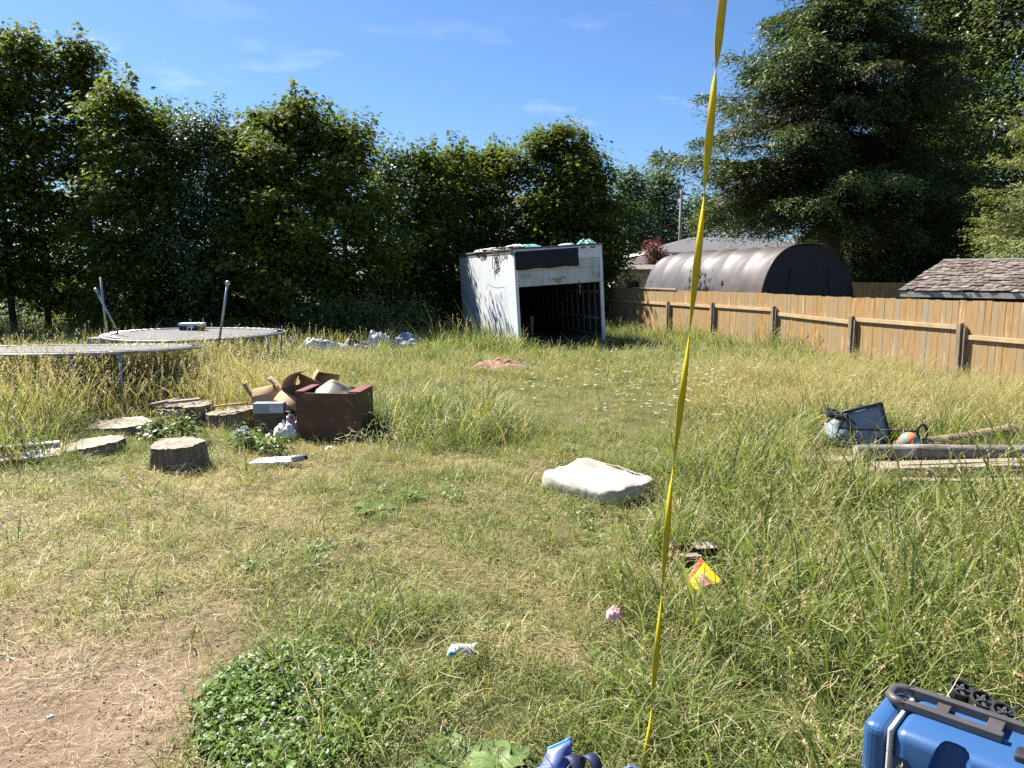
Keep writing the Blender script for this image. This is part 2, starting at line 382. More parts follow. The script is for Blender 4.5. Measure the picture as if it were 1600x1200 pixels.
# ================================================================== TREES
def tree_root(name, label, x, y, group): return thing(name, label, 'tree', (x, y, float(gz(x, y)) - .05), 0, group)
def maple(name, label, x, y, H, Rx, Ry, zlow, n, size, m, seed, group='trees of the hedge along the back', shoots=7, tmpl=(MAPLE, MAPLE_F), nb=48, flat=.12, spread=.42, taper=.3, bark=None, full=.55, trunkr=.12, rise=.5):
    rg = np.random.default_rng(seed); root = tree_root(name, label, x, y, group)
    t = MB(); lean = rg.normal(0, .02, 2)
    tp = [Vector((lean[0] * z + .05 * math.sin(z * 1.3 + seed), lean[1] * z + .05 * math.cos(z * 1.1 + seed), z)) for z in np.linspace(0, H * .93, 9)]
    t.tube(tp, list(np.linspace(trunkr, .02, 9)), 7)
    def trunk_at(z):
        f = max(0, min(7.999, z / (H * .93) * 8)); q = int(f); return tp[q].lerp(tp[q + 1], f - q)
    pos, out, cl = [], [], []; hue = rg.uniform(-.18, .22)
    def env(z):
        u = (z - zlow) / (H - zlow)
        if u < full: return (.72 + .28 * min(1, u / .25))
        return 1 - (1 - taper) * ((u - full) / (1 - full)) ** 1.4
    for b in range(nb):
        z = zlow + (H - zlow) * (b + rg.uniform(0, 1)) / nb * .97
        a = b * 2.39996 + rg.normal(0, .5); e = env(z) * rg.uniform(.5, 1.15)
        tip = Vector((math.cos(a) * Rx * e, math.sin(a) * Ry * e, z)) + Vector((trunk_at(z).x, trunk_at(z).y, 0))
        ln = math.hypot(tip.x, tip.y); st = trunk_at(max(.3, z - rise * ln)); mid = st.lerp(tip, .5) + Vector((0, 0, -.10 * ln))
        t.tube([st, mid, tip], [.028 * trunkr / .12, .018 * trunkr / .12, .006], 4, caps=False)
        nc = 6
        for q in range(nc):
            f = .25 + .8 * (q + rg.uniform(0, 1)) / nc
            p = st.lerp(mid, f * 2) if f < .5 else mid.lerp(tip, f * 2 - 1)
            k = int(n / (nb * nc) * rg.uniform(.6, 1.4)); sp = spread * rg.uniform(.7, 1.2)
            o = rg.normal(0, 1, (k, 3)) * (sp, sp, flat * rg.uniform(.7, 1.8))
            o[:, 2] -= .22 * np.hypot(o[:, 0], o[:, 1]) ** 1.3
            pos.append(np.array(p) + o)
            oo = np.array([math.cos(a), math.sin(a), 0]); out.append(np.repeat(oo[None], k, 0) * .6 + nrm(o) * (.5, .5, .1)); cl.append(np.full(k, rg.uniform(0, .5) + hue))
    for s in range(shoots):
        a = rg.uniform(0, 2 * math.pi); r = rg.uniform(.05, .75) ; hz = H * rg.uniform(.86, 1.0) - .25 * r * Rx
        p0 = Vector((math.cos(a) * r * Rx * .75, math.sin(a) * r * Ry * .75, hz - .9)); hl = rg.uniform(.5, 1.15)
        p1 = p0 + Vector((rg.normal(0, .12), rg.normal(0, .12), .9 + hl * .7)); t.tube([p0, p1], [.012, .004], 4, caps=False)
        k = int(60 * hl * 20000 / 20000); f = rg.uniform(0.1, 1, k) ; pp = np.array(p0)[None] + (np.array(p1) - np.array(p0))[None] * f[:, None]
        aa = rg.uniform(0, 2 * math.pi, k); dd = np.stack([np.cos(aa), np.sin(aa), rg.uniform(-.1, .5, k)], 1)
        pos.append(pp + dd * (.05 + .22 * (1 - f))[:, None]); out.append(dd); cl.append(np.full(k, rg.uniform(.3, .6)))
    pos = np.concatenate(pos); out = np.concatenate(out); cl = np.concatenate(cl); k = len(pos)
    ok = pos[:, 2] > .12; pos, out, cl = pos[ok], out[ok], cl[ok]; k = len(pos)
    nor = np.array([0, 0, 1.0])[None] + out * .45 + rg.normal(0, .42, (k, 3)); tan = out + rg.normal(0, .5, (k, 3)) + np.array([0, 0, -.25])
    V, F, at = cards(pos, nor, tan, size * rg.uniform(.6, 1.25, k), *tmpl, np.clip(cl + rg.uniform(0, .5, k), 0, 1))
    link('crown', np_mesh('crown', V, F, at), m, root); t.build('trunk', bark or M_bark, root, smooth=True)
    return root
def conifer(name, label, x, y, H, Rb, zlow, nb, m, seed, droop=.35, twig=.55, sl=.30, top_r=.02, group='conifers beyond the fence', nsl=9, side=1.0, upt=0.0, trunkr=.3, bark=None, dense=13, prof=.82, rag=.38):
    rg = np.random.default_rng(seed); root = tree_root(name, label, x, y, group); t = MB()
    t.tube([(0, 0, 0), (.05, .02, H * .35), (-.04, .03, H * .7), (0, 0, H)], [trunkr, trunkr * .7, trunkr * .38, .03], 9)
    P0, N0, T0, S0, C0 = [], [], [], [], []
    for b in range(nb):
        u = (b + rg.uniform(0, 1)) / nb; z = zlow + (H - zlow) * u ** 1.12
        z += rg.normal(0, .25); dr = droop * rg.uniform(.6, 1.5); rs = rg.uniform(.05, .34); Lr = (top_r + (1 - u) ** prof) * Rb * rg.uniform(.6 - .25 * (rag > .45), 1.12); a = b * 2.39996 + rg.normal(0, .4 + .6 * (rag > .45))
        d = np.array([math.cos(a), math.sin(a), 0]); s = np.array([-d[1], d[0], 0]); cb = rg.uniform(0, .55)
        def axis_at(f): return np.array([0, 0, z]) + d * Lr * f + np.array([0, 0, 1]) * Lr * (rs * f - dr * f * f + upt * f ** 4)
        t.tube([axis_at(f) for f in (0, .3, .6, .95)], [.05 * Lr / 4 + .01, .035 * Lr / 4 + .008, .02 * Lr / 4 + .006, .005], 4, caps=False)
        ntw = max(9, int(dense * Lr / 1.4))
        for q in range(ntw):
            f = .12 + .9 * (q + rg.uniform(0, 1)) / ntw; sg = 1 if q % 2 else -1; tl = twig * (.35 + 1.0 * (1 - f) ** .6 * min(1, f * 3)) * min(1.3, .4 + Lr / 3.2) * rg.uniform(.6, 1.3)
            p = axis_at(min(f, 1)); dirv = d * .75 + s * sg * side * rg.uniform(.5, 1.1) + np.array([0, 0, rg.uniform(-.28, .05) * (1 + 2.2 * (rag - .38) / .3) + upt])
            dirv = dirv / np.linalg.norm(dirv); k = nsl
            g = (np.arange(k) + rg.uniform(0, 1, k)) / k
            pp = p[None] + dirv[None] * (g * tl)[:, None]; pp[:, 2] -= (.28 + .5 * (rag > .45) * rg.uniform(0, 1)) * tl * g ** 2; pp += rg.normal(0, .03 + .07 * (rag > .45), pp.shape)
            sgn = np.where(np.arange(k) % 2 == 0, 1, -1)[:, None]
            cr = np.cross(dirv, (0, 0, 1)); tn = dirv[None] * .8 + cr[None] * sgn * .75 + rg.normal(0, .22, (k, 3)) + np.array([0, 0, -.18 + upt * .6])
            P0.append(pp); T0.append(tn); N0.append(np.array([0, 0, 1.0])[None] + rg.normal(0, rag, (k, 3)) + d[None] * .25); S0.append(sl * rg.uniform(.6, 1.2, k) * (1 - .35 * g)); C0.append(np.clip(.12 + cb * .5 + rg.uniform(-.1, .25, k) + .45 * max(0, f - .45) / .55 * g + .22 * (f > .75), 0, 1))  # needles lighten towards bough ends: sunlit tips put into the colour
    P0, N0, T0 = map(np.concatenate, (P0, N0, T0)); S0, C0 = np.concatenate(S0), np.concatenate(C0)
    V, F, at = cards(P0, N0, T0, S0, SLIV, SLIV_F, C0)
    link('crown', np_mesh('crown', V, F, at), m, root); t.build('trunk', bark or M_bark, root, smooth=True)
    return root
L_maple = leaf_mat('maple_leaves', (.046, .078, .016), (.160, .190, .028), trans=.36, rough=.6, tcol=1.7, patch=(.20, .20, .028), pscale=.42, spec=.12)
L_maple2 = leaf_mat('grey_green_leaves', (.05, .085, .03), (.10, .145, .05), trans=.30, rough=.5, tcol=1.6)
L_fir = leaf_mat('hemlock_needles', (.026, .030, .016), (.115, .165, .045), trans=.16, rough=.55, tcol=1.4, patch=(.075, .066, .034), pscale=.22)
L_spruce = leaf_mat('spruce_needles', (.06, .08, .03), (.27, .29, .09), trans=.15, rough=.55, tcol=1.3)
L_alder = leaf_mat('alder_leaves', (.05, .085, .026), (.13, .17, .05), trans=.32, rough=.4, tcol=1.7, patch=(.13, .115, .05), pscale=.22)
L_pop = leaf_mat('far_leaves', (.06, .10, .045), (.12, .16, .075), trans=.28, rough=.5, tcol=1.3)
L_red = leaf_mat('red_leaves', (.16, .035, .04), (.26, .07, .07), trans=.3, rough=.5, tcol=1.2)
L_bush = leaf_mat('sunny_leaves', (.16, .18, .05), (.30, .28, .10), trans=.35, rough=.5, tcol=1.4)
# ================================================================== BOX SHED (old truck box)
M_boxwhite = mat('white_box_paint', (.66, .68, .70), (.58, .60, .62), .5, 2.2, (1, 1, .35), .15, 8, c3=(.42, .40, .36), s3=3.5, lo3=.60, hi3=.74)
M_boxdirty = mat('dirty_white_panel', (.56, .56, .53), (.36, .35, .32), .65, 5, (1, 1, .25), .15, 12, lo=.3, hi=.75, c3=(.13, .12, .10), s3=2.8, lo3=.54, hi3=.74)
M_boxin = mat('shade_dark_plywood', (.045, .035, .028), (.02, .017, .014), .8, 4, (1, 1, .2))  # near black, holds the shade inside the box; floor and back wall share it
M_cloth = mat('dark_navy_cloth', (.012, .013, .022), (.02, .02, .03), .9, 5)
M_rib = mat('pale_batten', (.26, .24, .22), (.16, .15, .14), .7, 6)
fl = PD(812, 542, 21.4); yaw = math.atan2(.30, 1.0); BW, BL, BHt = 2.62, 6.6, 2.73
bo = Vector((.20, 21.4, 0)); box = thing('box_shed', 'white truck box used as an open fronted shed, tilted, in tall grass by the hedge', 'shed', bo, 0)
ux = Vector((math.cos(R(17)), math.sin(R(17)), 0)); uy = Vector((-math.sin(R(17)), math.cos(R(17)), 0)); tilt = R(3.6)
Mx = Matrix((ux, uy, (0, 0, 1))).transposed()
Mt = Mx @ Matrix.Rotation(-tilt, 3, 'Y')
def B(x, y, z): return Mt @ Vector((x, y, z)) + Vector((0, 0, -.05))
def bbox_(mb, x0, x1, y0, y1, z0, z1, c=.5): return mb.box(B((x0 + x1) / 2, (y0 + y1) / 2, (z0 + z1) / 2), (x1 - x0, y1 - y0, z1 - z0), Mt, c)
m = MB(); bbox_(m, 0, .05, .06, BL, 0, BHt - .10); m.build('side_wall', M_boxwhite, box)
m = MB(); bbox_(m, -.012, .05, .06, BL, BHt - .098, BHt); m.build('top_rail', M_rib, box)
m = MB(); bbox_(m, BW - .05, BW, .06, BL, 0, BHt); m.build('side_wall', M_boxwhite, box)
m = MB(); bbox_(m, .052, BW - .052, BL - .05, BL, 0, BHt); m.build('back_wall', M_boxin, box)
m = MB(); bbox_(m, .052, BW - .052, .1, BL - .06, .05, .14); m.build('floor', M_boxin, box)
m = MB(); bbox_(m, -.04, BW + .04, -.03, BL + .03, BHt + .002, BHt + .05); m.build('roof', mat('roof_sheet', (.20, .19, .18), (.11, .1, .09), .8, 4), box)
for x0, x1 in ((-.006, .085), (BW - .085, BW + .006)):
    m = MB(); bbox_(m, x0, x1, -.02, .058, -.05, BHt - .002); m.build('corner_post', M_boxwhite, box, bevel=.006)
m = MB(); bbox_(m, .087, BW - .087, -.012, .05, BHt - .34, BHt - .004); m.build('header', M_boxwhite, box, bevel=.004)
m = MB(); bbox_(m, .087, BW - .087, .004, .04, BHt - .60, BHt - .345); m.build('header_panel', M_boxdirty, box)
m = MB(); bbox_(m, .09, BW - .09, .012, .045, BHt - 1.02, BHt - .606); bbox_(m, .09, BW - .09, .006, .011, BHt - 1.03, BHt - 1.0)
rd = m.build('roller_door', M_boxdirty, box, bevel=.003)
m = MB(); bbox_(m, .17, .47, .006, .0115, BHt - .80, BHt - .66); m.build('notice_plate', mat('faded_plate', (.30, .29, .27), (.40, .39, .36), .6, 20), rd)
m = MB(); m.tube([B(1.9, -.01, BHt - .98), B(1.9, -.01, BHt - 1.35)], .012, 6); m.build('pull_strap', M_greywood, rd)
m = MB(); m.tube([B(1.1, -.004, BHt - .86), B(1.3, -.004, BHt - .90), B(1.42, -.004, BHt - .82), B(1.5, -.004, BHt - .88)], .022, 6); m.tube([B(1.16, -.004, BHt - .94), B(1.34, -.004, BHt - .97)], .014, 6)
m.build('scribble', mat('mustard_paint', (.35, .28, .08), None, .6), rd)
# dark cloth nailed over the header
vs, fs = [], []; nxc, nzc = 16, 6
for jz in range(nzc + 1):
    for ix in range(nxc + 1):
        fx_, fz_ = ix / nxc, jz / nzc; x = .03 + 1.86 * fx_; z = BHt - .06 - .50 * fz_ - .014 * fz_ * math.sin(ix * .9) + .02 * fx_
        vs.append(B(x, -.035 - .012 * math.sin(ix * 1.7 + jz) - .01 * fz_, z))
for jz in range(nzc):
    for ix in range(nxc):
        q = jz * (nxc + 1) + ix; fs.append((q, q + 1, q + nxc + 2, q + nxc + 1))
m = MB(); m.add(vs, fs); m.build('header_cloth', M_cloth, box, smooth=True, solid=.006)
for x0, c_ in ((1.98, (.25, .03, .02)), (2.28, (.30, .03, .02))):
    m = MB(); bbox_(m, x0, x0 + .14, -.03, -.013, BHt - .075, BHt - .03); m.build('marker_lamp', mat('red_lens', (.25, .03, .02), None, .3), box)
m = MB(); bbox_(m, BW - .0535, BW - .0515, .07, BL - .07, .15, BHt - .02); m.build('shade_sheet', M_boxin, box)  # dark sheet added over the white wall, its colour stands for interior shade
m = MB(); bbox_(m, .0515, .0535, .07, BL - .07, .15, BHt - .02); m.build('shade_sheet', M_boxin, box)  # same added shade sheet on the left wall
m = MB(); bbox_(m, .055, BW - .055, .07, BL - .07, BHt - .019, BHt - .012); m.build('ceiling_shade_sheet', M_boxin, box)  # added under the roof, interior shade as dark colour
for s in range(13):                                                 # inner battens on the right wall
    yy = .45 + s * .46
    m = MB(); bbox_(m, BW - .075, BW - .055, yy, yy + .05, .16, BHt - .05); m.build('wall_batten', M_rib, box)
m = MB(); bbox_(m, BW - .10, BW - .077, .2, BL - .1, 1.38, 1.44); bbox_(m, BW - .10, BW - .077, .2, BL - .1, .62, .68); m.build('wall_rail', M_rib, box)
# blue spray painted outline on the side wall
def stroke(mb, pts, r): mb.tube([B(r - .005, y, z) for y, z in pts], r, 12)
def loop(cy, cz, ry, rz, n=18, a0=0, a1=2 * math.pi): return [(cy + ry * math.cos(a0 + (a1 - a0) * q / n), cz + rz * math.sin(a0 + (a1 - a0) * q / n)) for q in range(n + 1)]
m = MB(); stroke(m, [(3.0, 1.70), (2.9, 1.76), (2.5, 1.70), (2.0, 1.66), (1.5, 1.67), (1.15, 1.70), (1.05, 1.66)], .024)
m.build('spray_mark', mat('blue_spray', (.10, .24, .52), None, .7), box)
m = MB()
stroke(m, loop(2.62, 1.22, .26, .34), .007); stroke(m, loop(1.36, 1.2, .26, .34), .007); stroke(m, [(1.05, 1.66), (.95, 1.2), (.7, .7), (.55, .3)], .013)
stroke(m, [(2.2, .86), (1.9, .9), (1.6, .82)], .012); stroke(m, loop(2.0, 1.1, .1, .07), .006); stroke(m, loop(2.02, 1.34, .09, .12), .005); stroke(m, loop(1.95, .58, .3, .12, a0=.4, a1=2.9), .006)
m.build('spray_mark', mat('pale_blue_spray', (.28, .38, .52), None, .7), box)
block(*(bo + uy * BL / 2 + ux * BW / 2).xy, BW / 2 + .05, BL / 2 + .05, R(17))
# dim things inside the box
m = MB(); m.box(B(.6, 3.2, .45), (.7, .5, .6), Mt); o = m.build('bin', M_black, None, bevel=.02); o.location = bo; tag(o, 'dark plastic bin inside the box shed, left of the opening', 'bin'); 
m = MB(); m.beam(B(1.12, 2.2, .14), B(1.14, 2.2, .72), .09, .09); o = m.build('wooden_stake', M_greywood, None); o.location = bo; tag(o, 'short upright stake standing in the middle of the box shed floor', 'stake')

# ================================================================== FENCE
M_board = mat('cedar_boards', (.385, .225, .080), (.275, .150, .052), .75, 5, (6, 6, .6), .45, 9, per=(.27, .225, .15), c3=(.50, .36, .18), s3=2.2, lo3=.58, hi3=.68, bstretch=(6, 6, .5))
M_fpost = mat('grey_post', (.30, .235, .165), (.16, .12, .085), .9, 6, (4, 4, .5), .5, 14, c3=(.33, .29, .24), s3=3)
M_rail = mat('new_rail', (.47, .35, .20), (.38, .26, .14), .75, 4, (1, 1, 1), .2, 20)
A = Vector((3.45, 31.0, 0)); Bq = Vector((10.35, 9.0, 0)); fd = (Bq - A).normalized(); fn = Vector((-fd.y, fd.x, 0)) * -1
if fn.x > 0: fn = -fn                                              # towards the yard
fence = thing('board_fence', 'long cedar board fence with weathered posts along the right of the yard', 'fence', A, math.atan2(fd.y, fd.x))
def FP(t, off, z): return Vector((t, 0, z)) + Vector((0, -1 if (Matrix.Rotation(-math.atan2(fd.y, fd.x), 3, 'Z') @ fn).y < 0 else 1, 0)) * off
flen = (Bq - A).length
def t_of_Y(Y): return (31.0 - Y) / 22.0 * flen
posts = [30.6, 28.0, 25.4, 22.86, 20.06, 17.35, 14.6, 11.9, 9.2]
rz0 = [1.02, 1.03, 1.05, 1.08, .99, 1.0, .83, .85]; rz1 = [1.02, 1.04, 1.06, 1.09, .93, 1.0, .85, .85]
fr = np.random.default_rng(11)
for q in range(8):
    ta, tb = t_of_Y(posts[q]), t_of_Y(posts[q + 1]); nb_ = round((tb - ta) / .142); wd = (tb - ta) / nb_
    m = MB()
    for b in range(nb_):
        tcn = ta + (b + .5) * wd; zt = 1.50 + fr.normal(0, .006) + .012 * math.sin(tcn * .8); th = .018 + (b % 2) * .004
        cval = float(np.clip(fr.beta(1.1, 2.2), 0, 1)); dx = fr.normal(0, .002)
        gap = fr.choice([.004, .005, .007, .012], p=[.4, .3, .2, .1])
        m.box(FP(tcn + dx, 0, zt / 2 - .02), (wd - gap, th, zt + .04), Matrix.Rotation(fr.normal(0, .004), 3, 'Y'), cval)
    m.build('board_panel', M_board, fence)
    for zz0, zz1 in ((rz0[q], rz1[q]), (.32, .30)):
        of = .035 if zz0 > .5 else -.035
        m = MB(); m.beam(FP(ta + .05, of, zz0), FP(tb - .05, of, zz1), .04, .085); m.build('rail', M_rail, fence, bevel=.004)
for q, Y in enumerate(posts):
    tt = t_of_Y(Y); top = max(rz0[min(q, 7)], rz1[max(q - 1, 0)]) + .07 + fr.uniform(0, .05)
    m = MB(); m.box(FP(tt, .085, top / 2 - .1), (.095, .095, top + .2), Matrix.Rotation(fr.normal(0, .012), 3, 'Y'), .5)
    m.box(FP(tt + .085, .06, (top - .08) / 2 - .1), (.05, .075, top + .12), None, .3); m.build('post', M_fpost, fence, bevel=.006)
m = MB(); m.beam(FP(t_of_Y(28.0), .02, 1.53), FP(t_of_Y(25.0), .02, 1.54), .06, .035); m.build('top_board', M_rail, fence)

# ================================================================== TUNNEL CARPORT
M_tarp = mat('grey_brown_tarp', (.090, .072, .064), (.062, .050, .046), .5, 3, (1, 1, 1), .35, 3.5, spec=.6)
M_tarpend = mat('shade_dark_end_tarp', (.020, .018, .026), (.014, .012, .018), .65, 4, bump=.3, bscale=2)  # dark tarp, lowered further to put the hemlock's shade into its colour
cA = Vector((9.75, 25.5, 0)); cB = Vector((7.35, 35.2, 0)); cd = (cB - cA); cl_ = cd.length; cd.normalize(); cs = Vector((cd.y, -cd.x, 0))
car = thing('tunnel_carport', 'long grey brown tarp tunnel carport behind the board fence', 'carport', cA, 0)
def arch(u, a, swell=0):
    """point on the tunnel skin; u along, a from 0 (left foot) to pi (right foot)"""
    wv, hh = 1.78, 2.98
    ca, sa = -math.cos(a), math.sin(a)
    x = wv * math.copysign(abs(ca) ** .75, ca); z = hh * abs(sa) ** .72
    return cd * u + cs * x * (1 + swell) + Vector((0, 0, z * (1 + swell)))
nu, na_ = 84, 30; vs, fs = [], []
for iu in range(nu + 1):
    u = cl_ * iu / nu; ph = (u / 1.6) % 1.0; sag = -.035 * math.sin(math.pi * ph) ** .8
    endr = max(0, (u - (cl_ - 1.0)) / 1.0); sh = -.16 * endr ** 2
    for ia in range(na_ + 1):
        a = math.pi * ia / na_; wr = .010 * mnoise.noise(Vector((u * 2.2, a * 3, 1))) + .006 * math.sin(a * 9 + u * 5 + 3 * ph)
        vs.append(arch(u, a, (sag + wr) * math.sin(max(a, .02)) ** .5 + sh))
for iu in range(nu):
    for ia in range(na_):
        q = iu * (na_ + 1) + ia; fs.append((q, q + 1, q + na_ + 2, q + na_ + 1))
m = MB(); m.add(vs, fs); m.build('cover', M_tarp, car, smooth=True, solid=.012)
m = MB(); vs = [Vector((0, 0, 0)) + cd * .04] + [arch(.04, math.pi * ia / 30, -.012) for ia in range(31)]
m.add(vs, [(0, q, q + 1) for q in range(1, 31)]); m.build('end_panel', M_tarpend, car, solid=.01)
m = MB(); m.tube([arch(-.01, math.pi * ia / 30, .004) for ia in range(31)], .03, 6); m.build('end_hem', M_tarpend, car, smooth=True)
m = MB()
for xx in (-.85, .95):
    m = MB(); m.tube([cs * xx + Vector((0, 0, .05)) - cd * .01, cs * xx * .92 + Vector((0, 0, 1.3)) - cd * .03, cs * xx * .75 + Vector((0, 0, 2.2)) - cd * .01], .022, 6); m.build('zip_seam', M_black, car, smooth=True)

# ================================================================== SHAKE ROOF SHED
M_shake = mat('old_shakes', (.120, .085, .062), (.060, .043, .032), .95, 9, (1, 1, 1), .5, 22, per=(.235, .20, .17), c3=(.075, .085, .035), s3=1.6, lo3=.60, hi3=.72)
M_fascia = mat('mossy_fascia', (.58, .52, .40), (.40, .35, .26), .9, 6, (1, 1, 3), .2, 14, c3=(.06, .055, .03), s3=4, lo3=.55, hi3=.66)
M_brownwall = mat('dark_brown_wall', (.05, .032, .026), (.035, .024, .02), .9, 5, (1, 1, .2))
so = Vector((8.55, 17.0, 0)); shed = thing('garden_shed', 'low dark shed with mossy shake roof behind the fence at right', 'shed', so, R(-46))
SL, SW, ez, rzz = 7.0, 5.8, 1.62, 2.31
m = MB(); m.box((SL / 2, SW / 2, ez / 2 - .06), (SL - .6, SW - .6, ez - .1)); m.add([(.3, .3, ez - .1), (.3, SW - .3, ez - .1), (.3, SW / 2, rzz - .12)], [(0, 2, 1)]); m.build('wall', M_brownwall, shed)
m = MB(); m.box((SL / 2, -.012, ez - .045), (SL, .026, .11)); m.build('fascia', M_fascia, shed)
m = MB(); m.beam((-.012, 0, ez - .04), (-.012, SW / 2, rzz - .04), .026, .11); m.beam((-.012, SW, ez - .04), (-.012, SW / 2 + .02, rzz - .04), .026, .11); m.build('barge_board', M_fascia, shed)
m = MB()
m.add([(0, 0, ez), (SL, 0, ez), (SL, SW / 2, rzz), (0, SW / 2, rzz), (0, SW, ez), (SL, SW, ez)], [(0, 1, 2, 3), (3, 2, 5, 4), (0, 4, 5, 1)], .2)
rows = 13; sl_ang = math.atan2(rzz - ez, SW / 2); shr = np.random.default_rng(5)
for r_ in range(rows):
    f = r_ / rows; u = -.06 + shr.uniform(-.04, 0)
    while u < SL - .05:
        wd = shr.uniform(.09, .20); fo = f + .5 / rows + shr.normal(0, .006)
        m.box(Vector((u + wd / 2, fo * SW / 2, ez + fo * (rzz - ez) + .026 + shr.uniform(0, .03))), (wd - .014, SW / 2 / rows * 1.25 / math.cos(sl_ang), .022), Matrix.Rotation(sl_ang - .06, 3, 'X') @ Matrix.Rotation(shr.normal(0, .02), 3, 'Z') @ Matrix.Rotation(shr.normal(0, .03), 3, 'Y'), float(shr.beta(1.2, 2.0))); u += wd
rf = m.build('roof', M_shake, shed)
m = MB(); m.beam((-.06, SW / 2, rzz + .05), (SL, SW / 2, rzz + .05), .16, .035); m.build('ridge_cap', mat('pale_ridge', (.72, .67, .58), (.58, .53, .45), .85, 6), rf)

# ================================================================== HOUSES BEYOND
M_shingle = mat('grey_shingles', (.13, .125, .135), (.10, .095, .10), .9, 3, (4, 4, 12), .2, 30)
M_siding = mat('pale_siding', (.50, .48, .44), (.44, .42, .38), .8, 3)
M_trim = mat('white_trim', (.74, .73, .70), None, .6)
M_glass = mat('dark_glass', (.02, .025, .03), None, .08, spec=.8)
def house(name, label, x0, x1, y0, y1, ez, rz, hip, wallm, roofm, trimm, ov=.4, win=()):
    h = thing(name, label, 'house', (x0, y0, 0)); Lx, Ly = x1 - x0, y1 - y0
    m = MB(); m.box((Lx / 2, Ly / 2, ez / 2 - .03), (Lx, Ly, ez - .02)); wl = m.build('wall', wallm, h)
    m = MB(); a = [(-ov, -ov, ez), (Lx + ov, -ov, ez), (Lx + ov, Ly + ov, ez), (-ov, Ly + ov, ez), (hip, Ly / 2, rz), (Lx - hip, Ly / 2, rz)]
    m.add(a, [(0, 1, 5, 4), (2, 3, 4, 5), (3, 0, 4), (1, 2, 5), (0, 3, 2, 1)]); m.build('roof', roofm, h)
    m = MB(); m.box((Lx / 2, -ov - .03, ez - .06), (Lx + 2 * ov, .055, .15)); m.box((-ov - .03, Ly / 2, ez - .06), (.055, Ly + 2 * ov, .15)); m.build('gutter', trimm, h)
    for wx, wz, ww, wh in win:
        m = MB(); m.box((wx, -.025, wz), (ww + .16, .05, wh + .16)); wf = m.build('window', trimm, wl)
        m = MB(); m.box((wx, -.054, wz), (ww, .012, wh)); m.build('pane', M_glass, wf)
    return h
house('grey_house', 'pale house with grey hip roof beyond the tunnel carport', 8.2, 19.0, 46.0, 54.0, 3.28, 4.35, 3.2, M_siding, M_shingle, M_trim, win=((3.0, 1.9, 1.4, 1.0), (7.5, 1.9, 1.4, 1.0)))
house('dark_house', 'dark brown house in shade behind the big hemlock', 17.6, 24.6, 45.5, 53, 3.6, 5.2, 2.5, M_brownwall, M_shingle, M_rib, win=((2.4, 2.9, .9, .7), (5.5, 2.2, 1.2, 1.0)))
house('white_house', 'pale white house peeking out between trunks right of the hemlock', 25.5, 36, 56, 63, 3.3, 4.6, 2.5, M_siding, M_shingle, M_trim, win=((3, 1.8, 1.2, 1.0),))
house('grey_outbuilding', 'small grey outbuilding with flat brown roof right of the box shed', 5.1, 8.4, 38.5, 42, 2.25, 2.5, .8, M_siding, mat('brown_roof', (.20, .16, .14), (.14, .11, .10), .9, 5), M_greywood, ov=.25, win=((.9, 1.3, .6, .7),))
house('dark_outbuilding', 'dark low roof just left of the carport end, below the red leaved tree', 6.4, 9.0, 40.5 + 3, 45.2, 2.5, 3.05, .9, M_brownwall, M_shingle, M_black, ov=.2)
fb = thing('shaded_fence', 'shaded brown board fence beside the carport front, under the hemlock', 'fence', (11.8, 29.5, 0), R(-4))
m = MB()
for q in range(44): m.box((q * .14, 0, .85), (.132, .02, 1.7 + .01 * math.sin(q * 3.1)), None, float(fr.uniform(0, .6)))
m.build('board_panel', M_board, fb)
for q in range(4):
    m = MB(); m.box((q * 2.0 + .1, .06, .83), (.09, .09, 1.66)); m.build('post', M_fpost, fb)
# utility pole and its wire
up = thing('utility_pole', 'thin pale utility pole before the distant poplars', 'utility pole', (hx(1058, 60), 60, 0))
m = MB(); m.tube([(0, 0, 0), (0, 0, hz(296, 60))], [.14, .1], 10); m.build('pole', M_barkpale, up, smooth=True)
m = MB(); m.beam((-.7, 0, hz(304, 60)), (.7, 0, hz(304, 60)), .09, .11); m.build('crossarm', M_greywood, up)
w0 = Vector((hx(1058, 60), 60, hz(345, 60))); w1 = Vector((hx(905, 52), 52, hz(362, 52)))
m = MB(); m.tube([w0.lerp(w1, t) + Vector((0, 0, -.5 * 4 * t * (1 - t))) for t in np.linspace(0, 1, 12)], .018, 5); o = m.build('overhead_wire', M_black); tag(o, 'slack wire strung from the utility pole towards the hedge', 'wire')
